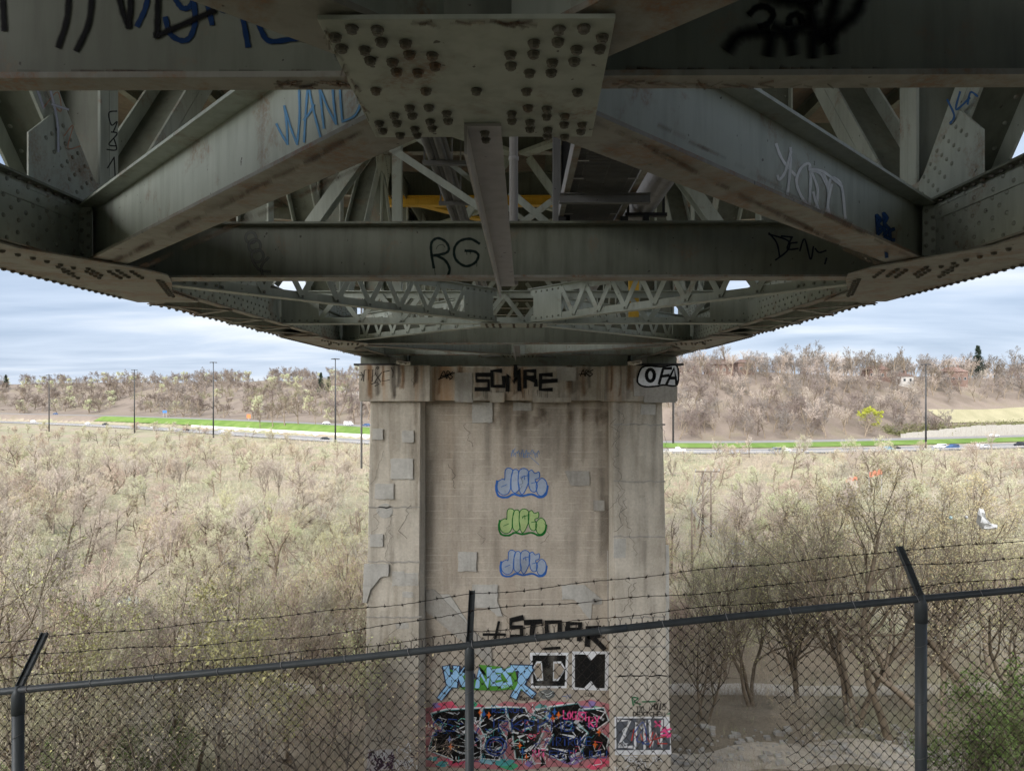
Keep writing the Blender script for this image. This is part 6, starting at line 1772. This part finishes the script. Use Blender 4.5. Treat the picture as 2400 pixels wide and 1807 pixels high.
# ------------------------------------------------------------------ highway furniture, vehicles, houses, poles, litter
# tall lamp masts
def mast(x, y, z, H, lab):
    o = thing('lamp_mast', (x, y, z), lab, 'lamp mast')
    MB().tube([(x, y, z), (x, y, z + H)], [.38, .18], 10).build('pole', MAST, o, True)
    m = MB(); m.tube([(x, y, z + H), (x, y, z + H + .35)], [.5, .5], 10); m.build('hub', MAST, o)
    for k in range(6):
        a = k*math.pi/3; cx, cy = x + 1.45*math.cos(a), y + 1.45*math.sin(a)
        l = MB(); l.beam((x, y, z + H + .2), (cx, cy, z + H + .2), .12, .12); l.tube([(cx, cy, z + H - .1), (cx, cy, z + H + .25)], [.42, .30], 8); l.build('luminaire', MAST, o)
for px, d, pt, lab in ((2170, 268, 855, 'tall black lamp mast rising alone before the wooded slope'), (786, 300, 842, 'tall black lamp mast nearest the pier on the grass bank side'), (500, 355, 850, 'tall black lamp mast by the rock cut'), (315, 408, 868, 'tall black lamp mast by the blue sign'), (115, 450, 880, 'tall black lamp mast by the dead tree end of the highway')):
    x = pxx(px, d); z = float(zt(x, d)); mast(x, d, z, (VY - pt)/F*d - z, lab)
# retaining wall of concrete panels below the grass bank
RW = thing('retaining_wall', hpos(760, 13.2)[:2] + (-19.9,), 'white concrete panel retaining wall under the grass bank', 'wall')
pm = None
xs_ = np.arange(-210, -28, 3.0)
for x0 in xs_:
    sl_ = float(np.interp(x0, _gx, _gs)); c = 1/math.sqrt(1 + sl_*sl_)
    cx, cy = x0 - sl_*c*13.0, float(hwy(x0)) + c*13.0
    L = 3.0/c
    m = MB(); m.beam((-L/2 + .06, 0, 1.2), (L/2 - .06, 0, 1.2), .25, 2.4); m.beam((-L/2 + .3, -.14, 1.2), (L/2 - .3, -.14, 1.2), .05, 1.8)
    o = m.build('wall_panel', BARRIER, None); o.parent = RW
    o.location = Vector((cx, cy, -19.9)) - WLOC[RW.name]; o.rotation_euler[2] = math.atan(sl_)
NB = thing('noise_barrier', hpos(2320, 38)[:2] + (-18.4,), 'pale stepped concrete noise barrier along the right carriageway', 'wall')
for i, x0 in enumerate(np.arange(185, 300, 3.2)):
    sl_ = float(np.interp(x0, _gx, _gs)); c = 1/math.sqrt(1 + sl_*sl_)
    cx, cy = x0 - sl_*c*38, float(hwy(x0)) + c*38; L = 3.2/c
    h = 2.2 + 3.0*min(1, i/14) - .25*(i % 3 == 0)
    o = MB().beam((-L/2 + .05, 0, h/2), (L/2 - .05, 0, h/2), .2, h).build('barrier_panel', PATCHD, None); o.parent = NB
    o.location = Vector((cx, cy, -18.5)) - WLOC[NB.name]; o.rotation_euler[2] = math.atan(sl_)
# guard rails
for s_, lab, (xa, xb) in ((-11.3, 'low steel guard rail on the valley edge of the highway', (-360, 330)),):
    G = thing('guard_rail', (60, float(hwy(60)) - 11.3, -19.8), lab, 'guard rail')
    pts_ = []
    for x0 in np.arange(xa, xb, 4.0):
        sl_ = float(np.interp(x0, _gx, _gs)); c = 1/math.sqrt(1 + sl_*sl_)
        pts_.append((x0 - sl_*c*s_, float(hwy(x0)) + c*s_, -19.05))
    MB().tube(pts_, .17, 6).build('rail', GALV, G)
    for p in pts_[::1]:
        MB().box(p[0] - .08, p[0] + .08, p[1] - .08, p[1] + .08, -20.0, -19.1).build('post', GALVD, G)
# vehicles
def car_mesh(kind_):
    prof = {'car': ([(-2.25, .35), (-2.3, .75), (-1.65, .95), (-.95, 1.42), (.55, 1.45), (1.25, .98), (2.15, .82), (2.25, .4)], [(-1.5, .96), (-.92, 1.36), (.5, 1.39), (1.1, .98)]),
            'suv': ([(-2.35, .4), (-2.4, 1.05), (-2.2, 1.72), (.35, 1.76), (1.15, 1.15), (2.2, 1.02), (2.35, .45)], [(-2.15, 1.12), (-2.05, 1.62), (.3, 1.66), (.95, 1.15)]),
            'van': ([(-2.7, .4), (-2.75, 2.1), (1.2, 2.15), (1.95, 1.35), (2.65, 1.15), (2.7, .45)], [(.2, 1.35), (.2, 1.95), (1.15, 1.98), (1.7, 1.38)]),
            'pickup': ([(-2.8, .5), (-2.85, 1.15), (-.75, 1.15), (-.65, 1.8), (.6, 1.82), (1.2, 1.22), (2.7, 1.1), (2.8, .5)], [(-.58, 1.24), (-.52, 1.7), (.55, 1.72), (1.0, 1.24)])}[kind_]
    body, win = prof
    hw = .92
    def slab_(pr, w, inset):
        m = MB(); zm = max(p[1] for p in pr)
        a = []
        for sgn in (-1, 1): a += [(x, sgn*(w - (.14 if z > 1.2 else 0) * inset), z) for x, z in pr]
        n = len(pr)
        return m.add(a, [tuple(range(n)), tuple(range(2*n - 1, n - 1, -1))] + [(i, n + i, n + (i + 1) % n, (i + 1) % n) for i in range(n)])
    b = slab_(body, hw, 1).mesh('body')
    wm_ = slab_(win, hw + .012, 1)
    xs0 = [p[0] for p in win]; zs = [p[1] for p in win]
    g_ = wm_.mesh('glass')
    t = MB(); t.tube([(0, -.11, 0), (0, .11, 0)], .34, 14)
    tm = t.mesh('wheel', False)
    r = MB(); r.tube([(0, -.12, 0), (0, .12, 0)], .19, 10); rm_ = r.mesh('rim')
    l = MB().box(-.05, .05, -.18, .18, -.08, .08).mesh('lamp')
    return b, g_, tm, rm_, l
g_mat = GLASSM
LAMPW = plain('lamp_lens', (.7, .7, .66), .2); LAMPR = plain('lamp_red', (.5, .03, .02), .3)
RIMM = plain('rim_alloy', (.45, .45, .46), .35, .6)
VEH = {k: car_mesh(k) for k in ('car', 'suv', 'van', 'pickup')}
for k, v in VEH.items():
    v[1].materials.append(GLASSM); v[2].materials.append(TYREM); v[3].materials.append(RIMM)
    v[0].materials.append(LAMPW); 
CARCOL = {'white': (.78, .78, .78), 'black': (.02, .02, .025), 'silver': (.45, .46, .48), 'blue': (.05, .10, .22), 'grey': (.16, .17, .18), 'lightblue': (.12, .36, .60), 'green': (.05,.07,.06)}
CM = {k: plain('car_paint_' + k, c, .28, .1, .03) for k, c in CARCOL.items()}
def vehicle(k, col, px, s, lab, dirn=1, upper=False):
    x, y, a = hpos(px, s)
    z = float(upz(np.array(x), y)) + .22 if upper else -19.73
    o = thing({'car': 'parked_car', 'suv': 'suv', 'van': 'van', 'pickup': 'pickup_truck'}[k] if k != 'car' else 'car', (x, y, z), lab, {'car': 'car', 'suv': 'suv', 'van': 'van', 'pickup': 'pickup'}[k])
    o.rotation_euler[2] = a + (0 if dirn > 0 else math.pi)
    b, g_, tm, rm_, l = VEH[k]
    def part(nm, me, loc, par, mat=None):
        c = bpy.data.objects.new(nm, me); COL.objects.link(c); c.parent = par; c.location = loc
        if mat:
            c.material_slots[0].link = 'OBJECT'; c.material_slots[0].material = mat
        return c
    bo = part('body', b, (0, 0, 0), o, CM[col]); part('windows', g_, (0, 0, 0), bo)
    fx = {'car': 1.4, 'suv': 1.45, 'van': 1.7, 'pickup': 1.8}[k]
    for sx in (-1, 1):
        for sy in (-1, 1):
            w_ = part('wheel', tm, (sx*fx, sy*.84, .34), o); part('rim', rm_, (0, 0, 0), w_)
for a in (('suv', 'white', 78, 4, 'white suv at the far dead-tree end of the highway'), ('car', 'blue', 130, 30, 'dark blue car on the upper carriageway by the first mast', 1, True), ('car', 'white', 205, 5, 'white car followed by the dark pickup'), ('pickup', 'black', 247, 2, 'black pickup truck at the start of the panel wall'), ('car', 'silver', 322, -3, 'silver car in the valley side lane'), ('car', 'white', 360, 0, 'white car between two darker ones below the wall'), ('suv', 'white', 407, -4, 'white suv with dark windows beside a black suv'), ('suv', 'black', 436, -6, 'black suv beside a white suv'),
          ('suv', 'silver', 520, -2, 'silver suv leading a blue sedan'), ('car', 'silver', 540, -6, 'pale sedan on the outer lane below the wall'), ('car', 'black', 762, -4, 'black car alone below the wall near the pier'), ('car', 'white', 765, 29, 'white car on the upper carriageway beside the van', 1, True), ('van', 'white', 817, 28, 'white van on the upper carriageway', 1, True), ('car', 'blue', 860, 31, 'dark blue car on the upper carriageway next to the pier', 1, True),
          ('pickup', 'white', 1588, -5, 'white pickup truck to the right of the pier'), ('suv', 'grey', 1817, -5, 'grey suv with a white car behind it', -1), ('car', 'white', 1838, -3, 'white car behind the grey suv', -1), ('car', 'lightblue', 2078, -5, 'light blue car right at the tall mast', -1), ('car', 'black', 2095, -3, 'black car behind the light blue one', -1), ('suv', 'white', 2204, -3, 'white suv next to the dark blue suv', -1), ('suv', 'blue', 2233, -6, 'dark blue suv next to the white suv', -1), ('car', 'white', 2292, -2, 'white car left of the pair on the barrier side', -1), ('car', 'silver', 2305, -6, 'silver car overlapping a white one', -1), ('car', 'white', 2330, 29, 'white car on the upper carriageway below the noise barrier', 1, True), ('suv', 'black', 2390, -5, 'black suv at the barrier end of the road', -1)):
    vehicle(*a)
# signs
x, y, a = hpos(386, 40); z = float(zt(x, y))
sg = thing('road_sign', (x, y, z), 'small blue road sign at the foot of the wooded hill', 'sign')
MB().box(x - 1.5, x + 1.5, y, y + .1, z + 3.0, z + 4.8).build('panel', plain('sign_blue', (.03, .14, .42), .5), sg)
for q in (-1.1, 1.1): MB().box(x + q - .1, x + q + .1, y + .11, y + .25, z - .3, z + 4.6).build('post', GALV, sg)
x, y, a = hpos(583, 39); z = float(zt(x, y))
sg = thing('construction_sign', (x, y, z), 'orange construction sign by the rock cut', 'sign')
MB().plate([(x - 1.2, y, z + 1.2), (x + 1.2, y, z + 1.2), (x + 1.2, y, z + 3.6), (x - 1.2, y, z + 3.6)], (0, .1, 0)).build('panel', plain('sign_orange', (.75, .16, .04), .5), sg)
MB().box(x - .12, x + .12, y + .11, y + .3, z - .3, z + 3).build('post', GALV, sg)
# orange safety netting in the scrub
for px, py, w_, h_, lab in ((2052, 1113, 2.6, 1.1, 'larger orange safety net strung in the scrub'), (1995, 1128, 2.4, .7, 'smaller orange safety net low in the scrub')):
    d = 150; x = pxx(px, d); z = (VY - py)/F*d
    nt = thing('safety_net', (x, d, z - 1.2), lab, 'net')
    m = MB()
    nn = 14
    vs_ = [(x + w_*(i/nn - .5), d + .35*math.sin(i*1.3), z - h_/2 + (h_*j) + .35*i/nn*2 + .12*math.sin(i*2.2)) for j in (0, 1) for i in range(nn + 1)]
    m.add(vs_ + [(a_, b_ + .04, c_) for a_, b_, c_ in vs_], [(i, i + 1, nn + 2 + i, nn + 1 + i) for i in range(nn)] + [(2*nn + 2 + i, 3*nn + 3 + i, 3*nn + 4 + i, 2*nn + 3 + i) for i in range(nn)])
    m.build('net', plain('net_orange', (.50, .22, .14), .8), nt)
    for q in (-.5, .5): MB().tube([(x + w_*q, d + .1, float(zt(x, d)) - .2), (x + w_*q, d + .1, z + h_*.7)], .05, 6).build('stake', GALV, nt)
# houses on the hilltop
BRICK = concrete('brick_red', (.14, .095, .08), (.20, .135, .11), 0, 0, .2); ROOFM = concrete('roof_brown', (.10, .07, .06), (.16, .11, .09), 0, 0, .2); ROOFR = concrete('roof_red', (.15, .10, .085), (.21, .135, .115), 0, 0, .1); RENDER_ = concrete('render_pale', (.34, .325, .30), (.44, .42, .40), 0, 0, .1)
def house(px, d, z, w_, h_, dp, wall, roof, lab):
    x = pxx(px, d); z = float(zt(x, d + dp/2)) + .2
    o = thing('house', (x, d, z), lab, 'house')
    wl_ = MB().box(x - w_/2, x + w_/2, d, d + dp, z - 5, z + h_).build('wall', wall, o)
    e_ = .5
    m = MB().add([(x - w_/2 - e_, d - e_, z + h_), (x + w_/2 + e_, d - e_, z + h_), (x + w_/2 + e_, d + dp + e_, z + h_), (x - w_/2 - e_, d + dp + e_, z + h_), (x - w_/4, d + dp/2, z + h_ + w_*.22), (x + w_/4, d + dp/2, z + h_ + w_*.22)],
                 [(0, 1, 5, 4), (1, 2, 5), (2, 3, 4, 5), (3, 0, 4), (3, 2, 1, 0)])
    rf = m.build('roof', roof, o); MB().box(x + w_*.2, x + w_*.2 + .8, d + dp*.4, d + dp*.4 + .8, z + h_ + .3, z + h_ + w_*.22 + 1.2).build('chimney', BRICK, rf)
    nw = max(2, int(w_/3))
    for fl_ in range(max(1, int(h_/3))):
        for i in range(nw):
            cx = x - w_/2 + w_*(i + .5)/nw; cz = z + .9 + 2.9*fl_
            wn_ = MB().box(cx - .6, cx + .6, d - .06, d - .004, cz, cz + 1.35).build('window', GLASSM, o)
            m = MB(); m.box(cx - .72, cx - .6, d - .1, d - .003, cz - .12, cz + 1.47); m.box(cx + .6, cx + .72, d - .1, d - .003, cz - .12, cz + 1.47); m.box(cx - .599, cx + .599, d - .1, d - .003, cz - .12, cz - .001); m.box(cx - .599, cx + .599, d - .1, d - .003, cz + 1.351, cz + 1.47); m.build('frame', RENDER_, wn_)
for a in ((1690, 372, 9.5, 13, 4.2, 9, BRICK, ROOFM, 'brick house with brown roof nearest the pier on the right hill'), (1750, 376, 9, 9, 4.5, 8, BRICK, ROOFM, 'smaller brick house beside the larger brown roofed one'), (1620, 374, 8.5, 10, 5, 9, BRICK, ROOFM, 'low brick house half hidden behind slope trees'), (2062, 398, 14, 12, 4.5, 9, BRICK, ROOFR, 'red roofed house behind the yellow-green tree'), (2242, 412, 14, 13, 5.5, 9, BRICK, ROOFR, 'red house above the tall lamp mast'), (2120, 396, 10, 10, 3.5, 9, RENDER_, ROOFM, 'pale house with wide windows on the upper slope'),
          (797, hpos(797, 118)[1], 8, 10, 4.5, 8, RENDER_, ROOFM, 'pale house by the dark spruces above the highway'), (838, hpos(838, 105)[1], 3, 7, 4, 7, RENDER_, ROOFM, 'small pale house right behind the pier cap')):
    house(*a)
# utility poles and wires
WOODP = veg('pole_wood', [(.16, .13, .10), (.23, .19, .15)], 0, 1.0)
WIREL = plain('wire_pale', (.42, .42, .42), .5)
HF = thing('utility_pole', (pxx(1657, 110), 110, float(zt(pxx(1657, 110), 110))), 'twin-legged wooden pole frame with a crossarm', 'utility pole')
xh = pxx(1657, 110); zh = (VY - 1103)/F*110
for q in (-.6, .6): MB().tube([(xh + q, 110, float(zt(xh, 110)) - .5), (xh + q, 110, zh)], [.17, .12], 8).build('leg', WOODP, HF, True)
MB().box(xh - 1.9, xh + 1.9, 109.75, 109.87, zh - .25, zh - .02).build('crossarm', WOODP, HF)
for q in (-1.8, -.3, 1.0, 1.8): MB().tube([(xh + q, 109.81, zh - .02), (xh + q, 109.81, zh + .3)], [.07, .05], 6).build('insulator', WIREL, HF)
x2, z2 = pxx(1622, 82), (VY - 1188)/F*82
P2_ = thing('utility_pole', (x2, 82, float(zt(x2, 82))), 'plain dark wooden pole standing by a dark thicket', 'utility pole')
MB().tube([(x2, 82, float(zt(x2, 82)) - .5), (x2, 82, z2)], [.16, .12], 8).build('pole', WOODP, P2_, True)
x3, z3 = pxx(1727, 46), (VY - 1268)/F*46
P3_ = thing('utility_pole', (x3, 46, float(zt(x3, 46))), 'weathered pole with three pale crossarms and insulators', 'utility pole')
MB().tube([(x3, 46, float(zt(x3, 46)) - .5), (x3, 46, z3 + .1)], [.15, .11], 8).build('pole', WOODP, P3_, True)
for k in range(3):
    zc_ = z3 - .12 - .62*k
    a_ = MB().box(x3 - .42, x3 + .42, 45.8, 45.88, zc_ - .06, zc_ + .03).build('crossarm', GALV, P3_)
    for q in (-.38, .38): MB().tube([(x3 + q, 45.84, zc_ + .03), (x3 + q, 45.84, zc_ + .2)], [.06, .045], 8).build('insulator', WIREL, a_)
PW = thing('power_line', (x2, 82, z2 - .3), 'thin pale power lines falling from pole to pole', 'wires')
def catn(a, b, sag, n=14): return [tuple(np.array(a)*(1 - t) + np.array(b)*t - np.array([0, 0, sag*4*t*(1 - t)])) for t in np.linspace(0, 1, n)]
for k, q in enumerate((-1.8, -.3, 1.0, 1.8)):
    MB().tube(catn((xh + q, 109.8, zh + .3), (x2 + .15*(k - 1.5), 82, z2 - .1*k), .5), .012, 4).build('wire', WIREL, PW)
for k in range(3):
    for q in (-.38, .38):
        MB().tube(catn((x2, 82, z2 - .1 - .15*k), (x3 + q, 45.84, z3 - .12 - .62*k + .2), .5), .010, 4).build('wire', WIREL, PW)
        MB().tube(catn((x3 + q, 45.84, z3 - .12 - .62*k + .2), (x3 + 17 + q, 30, z3 - 4.2 - .5*k), .3), .008, 4).build('wire', WIREL, PW)
# plastic sheet caught in a tree
rng = np.random.default_rng(4)
d = 23.0; cx, cy_ = 2312, 1232
outl = [(2298,1190),(2308,1196),(2312,1215),(2322,1222),(2330,1232),(2346,1232),(2340,1240),(2322,1244),(2305,1242),(2296,1226),(2294,1206)]
c0 = P(2311, 1225, d); V = [c0 + [0, -.12, 0]]; n = len(outl)
for r_ in (.45, .75, 1.0):
    for (a_, b_) in outl:
        p = P(a_, b_, d); V.append(c0 + (p - c0)*r_ + [0, rng.uniform(-.09, .09) + .1*(r_ > .9), rng.uniform(-.02, .02)])
Fc = [(0, 1 + i, 1 + (i + 1) % n) for i in range(n)]
for j in range(2): Fc += [(1 + j*n + i, 1 + (j+1)*n + i, 1 + (j+1)*n + (i + 1) % n, 1 + j*n + (i + 1) % n) for i in range(n)]
o = MB().add(V, Fc).build('plastic_sheet', plain('plastic_white', (.75, .75, .75), .4), None)
sm = o.modifiers.new('thick', 'SOLIDIFY'); sm.thickness = .02
tag(o, 'torn white plastic sheet caught in the branches right of the pier', 'litter')
for px, py, r_, lab in ((2228, 1213, .055, 'pale blue ball caught in branches near the plastic sheet'), (2265, 1212, .05, 'small white scrap caught in branches near the plastic sheet')):
    p = P(px, py, 23.0)
    m = MB(); m.tube([p + [0, 0, -r_], p + [0, 0, -r_*.7], p, p + [0, 0, r_*.7], p + [0, 0, r_]], [.01, r_*.75, r_, r_*.75, .01], 10)
    o = m.build('litter_scrap', plain('litter_blue', (.42, .58, .60) if r_ > .052 else (.6, .6, .6), .5), None, True); tag(o, lab, 'litter')
# rubble beside the pier
rng = np.random.default_rng(9)
g = MB()
for k in range(420):
    x = rng.uniform(4.4, 20); y = 23.2 + rng.random()**2*3.2 + .2*math.sin(x*2); z = float(zt(x, y)); r_ = .03 + .12*rng.random()**2.5
    vs_ = [(x + r_*a_*(.7 + .5*rng.random()), y + r_*b_*(.7 + .5*rng.random()), z + .03 + r_*c_*(.5 + .4*rng.random())) for a_, b_, c_ in ((-1,-1,-1),(1,-1,-1),(1,1,-1),(-1,1,-1),(-1,-1,1),(1,-1,1),(1,1,1),(-1,1,1))]
    g.add(vs_, [(0,3,2,1),(4,5,6,7),(0,1,5,4),(1,2,6,5),(2,3,7,6),(3,0,4,7)])
tag(g.build('rubble', STONEM, None), 'scattered pale rubble on the bare soil beside the pier', 'rubble', kind='stuff')
